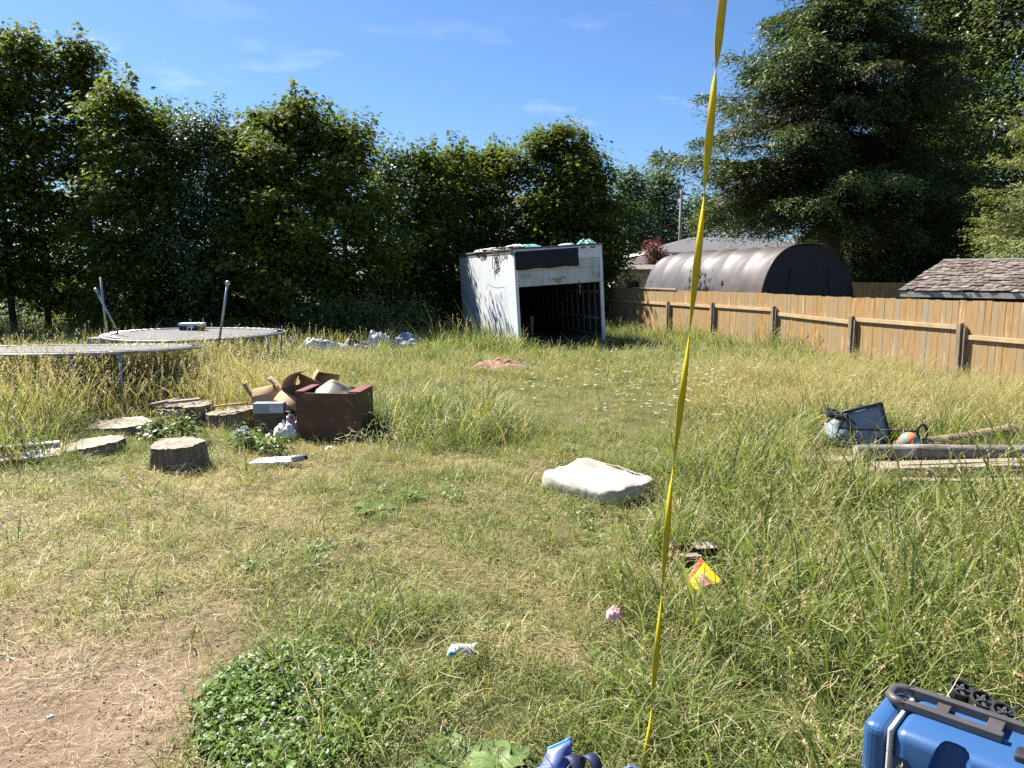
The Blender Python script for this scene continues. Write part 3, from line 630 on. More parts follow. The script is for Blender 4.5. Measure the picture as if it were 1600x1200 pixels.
# the hedge: maples and a few finer leaved trees side by side, left to right
HEDGE = [  # px, top py, Y, Rx, Ry, zlow, leaves, kind, label
    (-75, 60, 24.5, 2.2, 2.2, 1.6, 12000, 'm', 'tall maple cut off by the left edge of the photo, bare trunk below'),
    (25, 60, 25.5, 1.7, 2.2, 1.9, 11000, 'm', 'slim maple with bare lower trunk at the left end of the hedge'),
    (78, 14, 26.5, 1.6, 2.2, 1.6, 13000, 'm', 'tallest pointed maple of the hedge, at its left end'),
    (152, 28, 27.0, 1.7, 2.2, 1.0, 14000, 'm', 'second tallest maple, high pointed top beside the tallest one'),
    (212, 105, 25.0, 1.5, 2.2, .5, 14000, 'm', 'maple stepping down in height right of the tall pair'),
    (278, 150, 27.0, 1.6, 2.0, .3, 14000, 'g', 'fine leaved tree with thin wispy twigs on top, above far trampoline'),
    (340, 148, 25.5, 1.8, 2.3, .3, 15000, 'g', 'bushy grey green tree behind the leaning trampoline pole'),
    (400, 172, 27.5, 1.6, 2.2, .3, 14000, 'm', 'low maple filling the gap left of the broad sunlit dome'),
    (462, 120, 25.5, 2.1, 2.5, .2, 21000, 'm', 'broad maple with high domed sunlit top in mid hedge'),
    (540, 163, 26.0, 1.7, 2.4, .2, 15000, 'm', 'maple with bright yellow green shoulder right of the dome'),
    (612, 208, 29.0, 1.6, 2.3, .2, 14000, 'g', 'dull green finer leaved tree in the dip of the hedge'),
    (668, 208, 30.0, 1.3, 2.2, .2, 13000, 'm', 'low maple overhanging the rear corner of the box shed'),
    (712, 210, 31.5, 1.7, 2.2, .2, 14000, 'm', 'low maple rising directly behind the left rear of the box shed'),
    (768, 206, 32.5, 1.7, 2.2, .5, 14000, 'm', 'maple behind the middle of the box shed, lower than its neighbour'),
    (868, 174, 31.3, 2.3, 1.7, 2.0, 20000, 'm', 'big round maple behind the box shed with many upright shoots'),
    (905, 222, 31.0, 1.7, 1.6, .8, 11000, 'm', 'last maple at the right end of the hedge, behind the box shed'),
]
for q, (px, py, Y, Rx, Ry, zl, n, kd, lb) in enumerate(HEDGE):
    H = hz(py, Y) - .35
    if kd == 'm':
        maple('maple_tree', lb, hx(px, Y), Y, H, Rx * 1.2, Ry, zl, int(n * (1.0 if q < 4 else 1.3)), .168, L_maple, 40 + q, nb=40, full=.08 if q < 4 else .5, taper=.06 if q < 4 else .3, spread=.40)
    else:
        maple('hedge_tree', lb, hx(px, Y), Y, H, Rx, Ry, zl, int(n * 1.5), .15, L_maple2, 40 + q, tmpl=(DIAM, DIAM_F), nb=56, flat=.2, spread=.36, shoots=9)
# reaching branch of the last maple is part of its crown; big conifer, spruce and broadleaf trees right of the gap
conifer('hemlock_tree', 'huge dark hemlock with drooping layered boughs behind the tunnel carport', hx(1292, 36), 36, 18.6, 8.7, 4.4, 260, L_fir, 3, droop=.24, twig=1.3, sl=.34, nsl=14, trunkr=.42, dense=22, prof=.86, rag=.47, upt=.05)
conifer('hemlock_tree', 'darker hemlock standing right of the huge one, above the shake roofed shed', hx(1405, 41), 41, 13.5, 4.6, 1.6, 190, L_fir, 5, droop=.30, twig=1.1, sl=.38, nsl=12, trunkr=.3, dense=18, prof=.7, rag=.47, upt=.05)
conifer('spruce_tree', 'sunlit yellow green spruce cut off by the right edge, behind the shake roof', hx(1655, 24), 24, 9.6, 3.9, .8, 220, L_spruce, 4, droop=.14, twig=.8, sl=.17, nsl=15, upt=.12, trunkr=.22, dense=16, rag=.42)
for q, (px, Y, H, Rx, lb) in enumerate([
    (1420, 50, 23, 3.2, 'tall loose alder with pale trunk showing right of the hemlock'),
    (1500, 47, 24, 3.6, 'tall airy alder between the pale trunked one and the edge of the photo'),
    (1590, 43, 21, 3.6, 'alder with sunlit yellowish leaves above the spruce'),
    (1700, 46, 22, 3.4, 'alder mostly cut off by the right edge of the photo')]):
    maple('alder_tree', lb, hx(px, Y), Y, H, Rx, Rx, 3.0, 42000, .27, L_alder, 80 + q, group='alders beyond the fence', shoots=10, tmpl=(DIAM, DIAM_F), nb=80, flat=.34, spread=.62, taper=.35, bark=M_barkpale, full=.6, trunkr=.22, rise=.7)
for q, (px, py, Y, Rx, n, lb) in enumerate([
    (982, 263, 78, 3.2, 11000, 'distant rounded poplar seen through the gap beside the box shed'),
    (1032, 263, 82, 3.2, 11000, 'distant taller poplar nearest the utility pole'),
    (1008, 300, 88, 3.0, 7000, 'distant poplar in the dip between its two taller neighbours'),
    (925, 300, 80, 3.6, 8000, 'distant poplar mostly hidden behind the last hedge maple'),
    (1085, 300, 84, 3.6, 8000, 'distant poplar mostly hidden behind the hemlock boughs'),
    (1180, 290, 90, 4.5, 6000, 'distant tree glimpsed through the hemlock'),
    (1330, 290, 95, 5.0, 6000, 'distant tree glimpsed beside the hemlock trunk'),
    (1450, 280, 95, 5.0, 6000, 'distant tree glimpsed through the darker hemlock')]):
    maple('poplar_tree', lb, hx(px, Y), Y, hz(py, Y), Rx, Rx, 1.0, n, .42, L_pop, 120 + q, group='distant poplars', shoots=6, tmpl=(DIAM, DIAM_F), nb=60, flat=.5, spread=.7, taper=.3, trunkr=.2)
for q, (px, Y, H, lb) in enumerate([(968, 62, 2.6, 'low distant hedge shrub left of the red leaved tree'), (1000, 63, 3.3, 'taller distant conical shrub by the grey house roof'), (1014, 66, 3.2, 'distant conical shrub half behind the grey house roof')]):
    maple('garden_shrub', lb, hx(px, Y), Y, H, 1.2, 1.2, .1, 3500, .26, L_pop, 150 + q, group='shrubs by the grey house', shoots=0, tmpl=(DIAM, DIAM_F), nb=26, flat=.3, spread=.4, taper=.15)
maple('red_maple', 'small red leaved maple in front of the grey house', hx(1021, 42), 42, hz(374, 42), .62, .62, 1.8, 2600, .12, L_red, 160, group='garden trees', shoots=0, nb=24, spread=.22, flat=.14, trunkr=.05)
for q, (px, Y, H, Rx, lb) in enumerate([(-40, 36, 3.4, 2.4, 'sunlit bush glimpsed behind the trunks at the far left'), (28, 38, 3.2, 2.2, 'sunlit bush glimpsed between the two left hedge trunks'), (95, 39, 3.2, 2.2, 'sunlit bush glimpsed behind the crossed poles')]):
    maple('garden_shrub', lb, hx(px, Y), Y, H, Rx, 1.2, .2, 4000, .16, L_bush, 170 + q, group='sunlit bushes behind the hedge', shoots=0, tmpl=(DIAM, DIAM_F), nb=26, flat=.25, spread=.4, taper=.3, trunkr=.05)
# dark undergrowth shrubs at the foot of the hedge
for q, (px, Y, H, Rx, lb) in enumerate([(500, 22.8, 1.5, .95, 'low dark shrub under the hedge behind the pale tarps'), (575, 23.0, 1.3, .85, 'low shrub with drooping leaves at the hedge foot, mid yard'), (640, 24.3, 1.2, .8, 'small shrub at the hedge foot near the box shed'), (-60, 27.5, 1.5, 1.5, 'dark shrub at the hedge foot cut off by the left edge'), (30, 27.8, 1.3, 1.4, 'dark shrub between the bare left trunks of the hedge'), (118, 27.6, 1.4, 1.4, 'dark shrub at the hedge foot left of the crossed poles')]):
    maple('undergrowth_shrub', lb, hx(px, Y), Y, H, Rx, Rx * .8, .05, 2600, .12, L_maple2, 180 + q, group='shrubs at the hedge foot', shoots=0, tmpl=(DIAM, DIAM_F), nb=24, flat=.2, spread=.25, taper=.4, trunkr=.04)
# ================================================================== helpers for soft and crumpled things
def nz(p, s=1.0, seed=0): return mnoise.fractal(Vector(p) * s + Vector((seed * 7.3, seed * 3.1, seed)), .9, 2.0, 4)
def sheet(corners, nx_, ny_, amp, scale, seed, bulge=0):
    a, b, c, d = [Vector(q) for q in corners]; vs, fs = [], []
    n0 = (b - a).cross(d - a).normalized()
    for j in range(ny_ + 1):
        for i_ in range(nx_ + 1):
            u, v = i_ / nx_, j / ny_; p = a.lerp(b, u).lerp(d.lerp(c, u), v)
            vs.append(p + n0 * (amp * nz(p, scale, seed) + bulge * math.sin(math.pi * u) * math.sin(math.pi * v)) + Vector((nz(p, scale, seed + 5), nz(p, scale, seed + 9), 0)) * amp * .4)
    for j in range(ny_):
        for i_ in range(nx_):
            q = j * (nx_ + 1) + i_; fs.append((q, q + 1, q + nx_ + 2, q + nx_ + 1))
    return vs, fs
def heap(rx, ry, h, seed, amp=.5, nr=20, na=64, flat=.9, fold=2.2):
    """a crumpled cloth heap lying on the ground: a closed mound with soft folds"""
    def hgt(x, y, f):
        p = Vector((x / rx * fold, y / ry * fold, seed * 1.7)); p += Vector((mnoise.noise(p * .8 + Vector((5, 1, 2))), mnoise.noise(p * .8 + Vector((1, 9, 4))), 0)) * .5
        k = max(0, 1 - 2.3 * abs(mnoise.noise(p))); k2 = max(0, 1 - 2.3 * abs(mnoise.noise(p * 2.1 + Vector((3, 3, 3))))); big = .5 + .9 * mnoise.noise(p * .45)
        return h * (1 - f ** 3) * max(.08, (1 - amp * .75) * flat * (.5 + .5 * big) + amp * (.55 * k * (.4 + big) + .2 * k2))
    vs, fs = [(0, 0, hgt(0, 0, 0))], []
    for r in range(1, nr + 1):
        f = r / nr
        for a in range(na):
            an = 2 * math.pi * a / na; e = 1 + .35 * mnoise.noise(Vector((math.cos(an) * 1.6, math.sin(an) * 1.6, seed))) + .12 * mnoise.noise(Vector((math.cos(an) * 5, math.sin(an) * 5, seed)))
            x, y = rx * f * e * math.cos(an), ry * f * e * math.sin(an)
            vs.append((x, y, hgt(x, y, f) - (.03 if r == nr else 0)))
    for a in range(na): fs.append((0, 1 + a, 1 + (a + 1) % na))
    for r in range(nr - 1):
        for a in range(na):
            q = 1 + r * na
            fs.append((q + a, q + na + a, q + na + (a + 1) % na, q + (a + 1) % na))
    return vs, fs
def single(name, vs, fs, m, label, cat, loc=(0, 0, 0), rz=0, group=None, **kw):
    mb = MB(); mb.add(vs, fs); o = mb.build(name, m, None, **kw); o.location = loc; o.rotation_euler = (0, 0, rz)
    return tag(o, label, cat, group)

# ------------------------------------------------------------------ trampolines
M_mat = mat('trampoline_mat', (.105, .102, .11), (.08, .078, .085), .6, 3, bump=.05, bscale=120, spec=.5)
M_web = mat('mat_webbing', (.30, .30, .29), (.20, .20, .19), .7, 8)
def trampoline(label, cx, cy, z, r, tilt, legs, seed, poles=()):
    t = thing('trampoline', label, 'trampoline', (cx, cy, 0), 0, 'trampolines in the long grass')
    def zz(x, y, rr=0): return z + tilt * y + .012 * math.sin(math.atan2(y, x) * 2 + seed)
    n = 72; ring = [(r * math.cos(2 * math.pi * q / n), r * math.sin(2 * math.pi * q / n)) for q in range(n + 1)]
    m = MB(); m.tube([(x, y, zz(x, y)) for x, y in ring], .021, 8, caps=False); m.build('frame_ring', M_rust, t, smooth=True)
    m = MB(); rm = r - .17; vs = [(0, 0, z - .035)]; fs = []
    for k in range(1, 13):
        f = k / 12
        for q in range(n):
            a = 2 * math.pi * q / n; x, y = rm * f * math.cos(a), rm * f * math.sin(a)
            vs.append((x, y, zz(x, y) - .035 * (1 - f ** 2) + .004 * math.sin(7 * x + 5 * y)))
    for q in range(n): fs.append((0, 1 + q, 1 + (q + 1) % n))
    for k in range(11):
        for q in range(n):
            b = 1 + k * n; fs.append((b + q, b + n + q, b + n + (q + 1) % n, b + (q + 1) % n))
    m.add(vs, fs); mt = m.build('jumping_mat', M_mat, t, smooth=True, solid=.006)
    m = MB(); m.tube([(x * rm / r, y * rm / r, zz(x, y) + .006) for x, y in ring], .017, 5, caps=False); m.build('mat_edge', M_web, mt, smooth=True)
    for q in range(68):
        a = 2 * math.pi * (q + .3) / 68; c_, s_ = math.cos(a), math.sin(a)
        m = MB(); m.tube([(rm * c_, rm * s_, zz(rm * c_, rm * s_) + .008), ((r - .01) * c_, (r - .01) * s_, zz(r * c_, r * s_) + .01)], .0125, 5); m.build('spring', M_steel, t)
    for a in legs:
        a = R(a); x, y = (r - .0) * math.cos(a), (r - .0) * math.sin(a); da = .32
        x2, y2 = r * math.cos(a + da), r * math.sin(a + da)
        m = MB(); m.tube([(x, y, zz(x, y)), (x, y, .06), (x * .99, y * .99, .02), (x2 * .99, y2 * .99, .02), (x2, y2, .06), (x2, y2, zz(x2, y2))], .021, 8); m.build('leg', M_steel, t, smooth=True)
    for p0, p1, cap in poles:
        p0 = Vector(p0) - t.location; p1 = Vector(p1) - t.location
        m = MB(); m.tube([p0, p1], .022, 8); pl = m.build('enclosure_pole', M_steel, t, smooth=True)
        if cap:
            d = (p1 - p0).normalized(); m = MB()
            m.tube([p1 - d * .02, p1 + d * .02, p1 + d * .05, p1 + d * .085, p1 + d * .1], [.03, .034, .045, .035, .012], 10); m.build('pole_cap', M_steel, pl, smooth=True)
    return t
trampoline('near trampoline with grey mat and rusty rim, cut off by the left edge', -6.85, 12.0, .85, 1.87, -.055, (-62, 20, 110, 200), 1)
trampoline('far trampoline with leaning bare poles and a case on its mat', -6.48, 15.75, .80, 1.75, .0, (-20, 70, 160, 250), 2,
           poles=((PD(341, 543, 14.2), PD(355, 447, 14.1), True), (PD(168, 535, 15.6), PD(157, 433, 15.6), False), (PD(186, 522, 15.9), PD(152, 457, 15.9), True)))
t = thing('plastic_case', 'black and white plastic case lying on the far trampoline', 'case', (-7.05, 16.95, .79), R(4))
m = MB(); m.box((0, 0, .05), (.50, .26, .10)); m.build('body', M_black, t, bevel=.015)
m = MB(); m.box((0, .0, .128), (.51, .27, .055)); m.box((0, -.133, .07), (.16, .008, .04)); m.build('lid', M_white, t, bevel=.012)
m = MB(); m.box((0, 0, .1), (.45, .3, .22)); o = m.build('concrete_block', mat('pale_concrete', (.42, .41, .38), (.32, .31, .28), .9, 14), bevel=.01); o.location = PD(161, 534, 14.9); o.location.z = .62
tag(o, 'pale block perched beside the far trampoline at the crossed poles', 'block')
m = MB(); m.box((0, 0, .28), (.5, .34, .58)); o.location.z = .58; o = m.build('wooden_crate', M_greywood, bevel=.01); o.location = (o.location.x + PD(161, 534, 14.9).x, 14.9, 0); tag(o, 'weathered crate in the grass holding the pale block', 'crate')

# ------------------------------------------------------------------ stumps
M_cut = mat('cut_end_grain', (.36, .30, .23), (.24, .20, .15), .9, 12, (1, 1, 1), .5, 40, c3=(.50, .43, .34), s3=3)
M_stump = mat('stump_side', (.235, .18, .125), (.075, .056, .042), .9, 7, (3.5, 3.5, .3), 1.0, 14, c3=(.30, .25, .19), s3=3, bstretch=(3, 3, .3))
def stump(label, x, y, r, h, seed, tilt=(0, 0), flare=.18, ell_=1.0, rz=0, crack=True):
    t = thing('tree_stump', label, 'stump', (x, y, float(gz(x, y)) - .03), rz, 'cut stumps by the junk pile'); n = 72; lv = 9
    vs, fs = [], []
    def rad(a): return r * (1 + .07 * math.sin(3 * a + seed) + .06 * nz((math.cos(a) * 2, math.sin(a) * 2, seed), 1.5, seed) + .045 * nz((math.cos(a) * 5, math.sin(a) * 5, seed * 2), 1.3, 2) - .05 * max(0, math.sin(5 * a + seed * 3)) ** 6 + .018 * nz((math.cos(a) * 13, math.sin(a) * 13, seed), 1, 5))
    def top(px_, py_): return h + tilt[0] * px_ + tilt[1] * py_
    for l in range(lv + 1):
        f = l / lv
        for q in range(n):
            a = 2 * math.pi * q / n; rr = rad(a) * (1 + flare * (1 - f) ** 2 * (1 + .6 * math.sin(5 * a + seed))) + .012 * nz((a * 4, f * 2, seed), 2, 3)
            xx, yy = rr * math.cos(a) * ell_, rr * math.sin(a); vs.append((xx, yy, top(xx, yy) * f + (.012 * nz((a * 5, 1, seed), 2, 1) if l == lv else 0)))
    for l in range(lv):
        for q in range(n):
            b = l * n; fs.append((b + q, b + (q + 1) % n, b + n + (q + 1) % n, b + n + q))
    m = MB(); m.add(vs, fs); m.build('side', M_stump, t, smooth=True)
    vs, fs = [(0, 0, h)], []
    for l in range(1, 9):
        f = l / 8
        for q in range(n):
            a = 2 * math.pi * q / n; rr = rad(a) * f; xx, yy = rr * math.cos(a) * ell_, rr * math.sin(a)
            vs.append((xx, yy, top(xx, yy) + .010 * math.sin(f * 40) * .25 + .014 * nz((xx * 6, yy * 6, seed), 2, 4) + (.0015 if l == 8 else 0)))
    for q in range(n): fs.append((0, 1 + q, 1 + (q + 1) % n))
    for l in range(7):
        for q in range(n):
            b = 1 + l * n; fs.append((b + q, b + n + q, b + n + (q + 1) % n, b + (q + 1) % n))
    m = MB(); m.add(vs, fs); m.build('cut_top', M_cut, t)
    block(x, y, r * .95 * ell_, r * .95)
    return t
stump('round upright stump with dark bark at the front of the junk pile', -3.50, 7.85, .265, .29, 1, (0, .02))
stump('low tilted stump slab left of the front stump', -4.72, 8.45, .33, .14, 2, (.12, .03), .1, 1.05)
stump('low cut slab behind the two front stumps, half hidden in weeds', -4.95, 9.55, .33, .13, 3, (.03, .05), .08, 1.1)
stump('wide grey stump with split top left of the cardboard boxes', -4.55, 10.5, .36, .24, 4, (.06, .02), .1, 1.1)
stump('broad pale topped stump right beside the cardboard boxes', -3.80, 10.25, .31, .24, 5, (.10, .03), .1, 1.05)
m = MB()
for (a, b, wd) in (((-.42, -.1, .215), (-.02, -.05, .29), .16), ((-.1, -.2, .27), (.3, -.12, .30), .13)):
    m.beam(a, b, wd, .03)
o = m.build('bark_slab', M_greywood, bevel=.006); o.location = (-4.55, 10.45, 0.02); tag(o, 'loose bark slabs lying across the wide split stump', 'bark slab')
m = MB(); m.beam((-.2, -.06, .262), (.2, .02, .295), .07, .016); o = m.build('rusty_offcut', mat('orange_rust', (.36, .15, .07), (.28, .16, .1), .8, 8)); o.location = (-3.78, 10.15, .0); tag(o, 'rusty orange strip lying on the broad pale topped stump', 'offcut')

# ------------------------------------------------------------------ brown planter box with its cushion
M_stain = mat('red_brown_stain', (.105, .048, .026), (.072, .034, .018), .6, 5, (.5, 3, 3), .25, 20, c3=(.15, .095, .045), s3=3.2, lo3=.52, hi3=.68)
M_stainlit = M_stain
pbx = thing('planter_box', 'open reddish brown wooden box on the ground right of the cardboard', 'box', (-2.20, 9.45, 0), R(-5))
W_, D_, H_ = .80, .55, .58
m = MB(); m.box((0, -D_ / 2, H_ / 2), (W_, .024, H_)); m.build('front_panel', M_stain, pbx, bevel=.003)
m = MB(); m.box((0, D_ / 2, H_ / 2), (W_, .024, H_)); m.build('back_panel', M_stain, pbx, bevel=.003)
for s in (-1, 1):
    m = MB(); m.box((s * (W_ / 2 - .012), 0, H_ / 2 + .004), (.024, D_ - .026, H_ - .002)); m.build('side_panel', M_stain, pbx, bevel=.003)
m = MB(); m.box((0, 0, .05), (W_ - .05, D_ - .03, .02)); m.build('bottom_panel', M_stain, pbx)
m = MB(); m.box((W_ / 2 - .075, -.0, H_ + .016), (.15, D_ + .03, .018)); m.build('top_board', mat('red_stain_worn', (.24, .085, .07), (.16, .06, .05), .5, 6), pbx, bevel=.003)
m = MB(); m.box((-W_ / 2 + .05, -.0, H_ + .016), (.10, D_ + .03, .018)); m.build('top_board', MATS['red_stain_worn'], pbx, bevel=.003)
block(-2.2, 9.45, .42, .30, R(-5))
vs, fs = [], []
for j in range(17):
    for i_ in range(25):
        u, v = i_ / 24, j / 16; x = -.28 + .52 * u; z = .44 + .25 * v * (1 - .72 * abs(2 * u - .9) ** 1.2)
        vs.append((x, -.20 + .30 * v + .02 * math.sin(u * 9) + .015 * nz((u * 3, v * 3, 2), 1, 2), z))
for j in range(16):
    for i_ in range(24):
        q = j * 25 + i_; fs.append((q, q + 1, q + 26, q + 25))
M_beige = mat('beige_vinyl', (.25, .23, .165), (.20, .18, .13), .6, 4, bump=.1, bscale=20)
single('seat_cushion', vs, fs, M_beige, 'bent beige cushion stuffed in the brown planter box', 'cushion', (-2.20, 9.45, 0), R(-5), smooth=True, solid=.05)

# ------------------------------------------------------------------ cardboard and junk left of the planter box
def carton(label, loc, rz, tilt, d, flaps, seed):
    t = thing('cardboard_box', label, 'cardboard box', loc, rz, 'cardboard boxes on the junk pile'); Q = Matrix.Rotation(tilt, 3, 'Y')
    a, b, c_ = d; th = .007
    m = MB(); m.box(Q @ Vector((0, -b / 2, c_ / 2)), (a, th, c_), Q); m.box(Q @ Vector((0, b / 2, c_ / 2)), (a, th, c_), Q)
    m.box(Q @ Vector((-a / 2 - th * .6, 0, c_ / 2)), (th, b, c_), Q); m.box(Q @ Vector((a / 2 + th * .6, 0, c_ / 2)), (th, b, c_), Q); m.box(Q @ Vector((0, 0, th)), (a - .01, b - .01, th), Q)
    m.build('body', M_card, t)
    for side, ang, ln, cv in flaps:                                 # flap: side 0 front 1 back 2 left 3 right
        vs, fs = [], []; nn = 7
        for k in range(nn + 1):
            f = k / nn; an = ang + cv * f; o_ = ln * f
            for e in (-1, 1):
                if side < 2: p = Vector((e * a / 2 * (1 - .06 * f), (-1 if side == 0 else 1) * (b / 2 + o_ * math.cos(an)), c_ + o_ * math.sin(an)))
                else: p = Vector(((-1 if side == 2 else 1) * (a / 2 + o_ * math.cos(an)), e * b / 2 * (1 - .06 * f), c_ + o_ * math.sin(an)))
                vs.append(Q @ p)
        for k in range(nn): q = 2 * k; fs.append((q, q + 1, q + 3, q + 2))
        m = MB(); m.add(vs, fs); m.build('flap', M_card, t, smooth=True, solid=.006)
    return t
carton('sunlit tan cardboard box at the left of the pile, flaps closed to a ridge', (-3.20, 10.1, .18), R(10), R(-10), (.36, .36, .26), ((2, 1.0, .22, .2), (3, 2.0, .24, .1), (0, 2.0, .14, .3)), 1)
carton('tilted open cardboard box with curled up flap beside the planter box', (-2.82, 9.95, .22), R(-12), R(22), (.44, .38, .24), ((2, 1.15, .30, .75), (1, 1.3, .22, .6), (3, .7, .22, -.5), (0, -.35, .20, -.2)), 2)
carton('small cardboard box leaning back, its flap bent over, behind the open one', (-2.58, 10.35, .24), R(20), R(12), (.34, .30, .26), ((1, 1.2, .2, .9), (2, 1.2, .2, .5), (3, .4, .24, -.8)), 3)
t = thing('grey_tin_box', 'long grey blue metal tray box in front of the cardboard', 'box', (-3.06, 9.55, .28), R(3))
m = MB(); m.box((0, 0, .06), (.37, .16, .13)); m.build('body', mat('grey_blue_tin', (.27, .30, .36), (.22, .25, .30), .45, 5, metallic=.3), t, bevel=.006)
m = MB(); m.box((.1, -.083, .06), (.18, .006, .10)); m.build('label_panel', mat('worn_label', (.42, .44, .48), (.3, .32, .36), .5, 30), t)
m = MB(); m.box((0, .02, .14), (.46, .30, .28)); o = m.build('support_crate', mat('dark_junk', (.07, .06, .05), (.12, .10, .08), .9, 9), bevel=.02); o.location = (-3.05, 9.72, -.01); tag(o, 'dark rotting crate under the grey blue tin box', 'crate')
M_foil = mat('crumpled_film', (.34, .34, .38), (.16, .16, .19), .22, 9, bump=.6, bscale=40, metallic=.35)
vs, fs = heap(.15, .14, .30, 3, .9); single('plastic_film', vs, fs, M_foil, 'crumpled shiny clear plastic film at the left side of the planter box', 'plastic film', (-2.72, 9.42, 0), smooth=True)
M_whiterag = mat('white_rag', (.72, .71, .69), (.58, .57, .55), .8, 7)
vs, fs = heap(.13, .10, .16, 4, .8); single('white_rag', vs, fs, M_whiterag, 'small white rag under the plastic film', 'rag', (-2.78, 9.16, .1), smooth=True)
vs, fs = heap(.12, .10, .12, 6, .8); single('blue_grey_lid', vs, fs, mat('blue_grey_plastic', (.22, .26, .30), (.34, .36, .38), .4, 6), 'blue grey plastic scrap in the weeds below the tin box', 'scrap', (-3.28, 9.2, .06), smooth=True)
block(-3.0, 9.75, .45, .38)
# flat white panel with dark bottle
pw = P(432, 721, 0.03); t = thing('plastic_sheet', 'thin white plastic sheet lying flat in front of the planter box', 'plastic sheet', (pw.x, pw.y, .03), R(6))
vs, fs = sheet(((-.27, -.07, 0), (.17, -.10, .01), (.20, .10, .025), (-.20, .09, .015)), 14, 6, .014, 6, 2); m = MB(); m.add(vs, fs); m.build('face', mat('clean_white', (.80, .82, .83), (.68, .70, .70), .35, 4), t, smooth=True, solid=.012)
t = thing('dark_bottle', 'short dark plastic bottle at the right end of the white plastic sheet', 'bottle', P(468, 719, .04), R(25))
m = MB(); m.tube([(-.09, 0, .02), (-.085, 0, .02), (.03, 0, .022), (.05, 0, .025)], [.03, .036, .036, .022], 12); m.build('body', mat('grey_bottle', (.35, .36, .37), (.22, .22, .23), .35, 9), t, smooth=True)
m = MB(); m.tube([(.05, 0, .025), (.085, 0, .03)], [.028, .028], 12); m.build('cap', M_black, t)
vs, fs = heap(.085, .06, .05, 8, .7); p = P(517, 702); single('paper_scrap', vs, fs, M_whiterag, 'crumpled white paper in the straw before the planter box', 'paper', p, smooth=True)
# debris at the left edge
t = thing('scrap_board', 'peeling white and rusty board cut off by the left edge', 'board', (-5.35, 8.0, .10), R(28))
m = MB(); m.box((0, 0, 0), (.95, .40, .025), Matrix.Rotation(R(8), 3, 'X')); m.build('board', mat('peeling_white', (.66, .66, .62), (.50, .49, .45), .7, 6, c3=(.34, .16, .07), s3=3, lo3=.52, hi3=.60), t)
m = MB(); m.box((.05, .16, .06), (.80, .16, .02), Matrix.Rotation(R(-4), 3, 'X')); m.build('loose_strip', M_white, t)
m = MB(); p = P(38, 712); p2 = PD(18, 652, 8.1)
m.tube([p, PD(34, 690, 8.0), PD(30, 665, 8.1), p2], .012, 6); o = m.build('bent_rod', M_greywood, smooth=True); tag(o, 'bent grey rod standing in the grass at the left edge', 'rod')
# ------------------------------------------------------------------ tarps and rags far off
M_tarpw = mat('silver_tarp', (.55, .55, .56), (.36, .36, .38), .5, 4, bump=.4, bscale=10)
M_tarpd = mat('black_tarp', (.05, .05, .055), (.12, .12, .125), .5, 4, bump=.4, bscale=10)
for (px, py, rx, ry, h, sd, mm, lb) in ((505, 549, .72, .30, .38, 11, M_tarpw, 'white crumpled tarp, long and low, left in the row of rags'), (561, 546, .50, .28, .34, 12, M_tarpd, 'black crumpled tarp between two white ones'), (592, 540, .48, .30, .46, 13, M_tarpw, 'white tarp bunched to a peak, right of the black one'), (640, 537, .55, .30, .40, 14, mat('striped_rag', (.40, .42, .46), (.12, .15, .2), .7, 3), 'blue grey bedding heap nearest the box shed'), (458, 543, .22, .2, .42, 15, mat('grey_bundle', (.34, .33, .36), (.22, .22, .24), .7, 5), 'round grey bundle right of the far trampoline')):
    p = P(px, py + 6); vs, fs = heap(rx, ry, h, sd, .9); single('crumpled_tarp', vs, fs, mm, lb, 'tarp', (p.x, p.y, .08), .15, 'rags and tarps along the hedge', smooth=True); block(p.x, p.y, rx * .8, ry * .8)
M_pink = mat('dusty_pink_blanket', (.40, .20, .18), (.26, .13, .12), .95, 5, bump=.6, bscale=18, c3=(.46, .30, .26), s3=3)
vs, fs = heap(.72, .36, .24, 21, .9, nr=18, na=56); p = P(783, 578); single('pink_blanket', vs, fs, M_pink, 'dusty pink blanket heaped in the grass before the box shed', 'blanket', (p.x, p.y, .02), -.05, smooth=True); block(p.x, p.y, .66, .33)
# green tarp scraps and dead twigs on the box roof
M_green = mat('green_tarp', (.08, .30, .24), (.20, .42, .36), .5, 7, bump=.4, bscale=14)
M_tarpg = mat('dirty_white_tarp', (.58, .57, .53), (.36, .38, .34), .6, 6, bump=.4, bscale=14)
def on_roof(x, y): return bo + B(x, y, BHt + .045)
for (x, y, rx, ry, h, sd, mm, lb) in ((2.30, .35, .30, .3, .20, 31, M_green, 'green tarp bunched on the right front corner of the box shed roof'), (1.72, .4, .22, .3, .10, 32, mat('pale_green_tarp', (.36, .50, .45), (.25, .42, .36), .5, 6), 'pale green tarp scrap left of the green bunch on the roof'), (.35, 1.2, .40, .8, .14, 33, M_tarpg, 'dirty white tarp on the left front of the box shed roof'), (.62, .6, .42, .5, .10, 34, M_green, 'flat green tarp strip over the box shed roof edge'), (.3, 3.4, .40, 1.3, .12, 35, M_tarpg, 'long dirty white tarp along the left rear of the box roof')):
    vs, fs = heap(rx, ry, h, sd, .9); o = single('tarp_scrap', vs, fs, mm, lb, 'tarp', on_roof(x, y), R(17), 'tarp scraps on the box roof', smooth=True)
bw = np.random.default_rng(3)
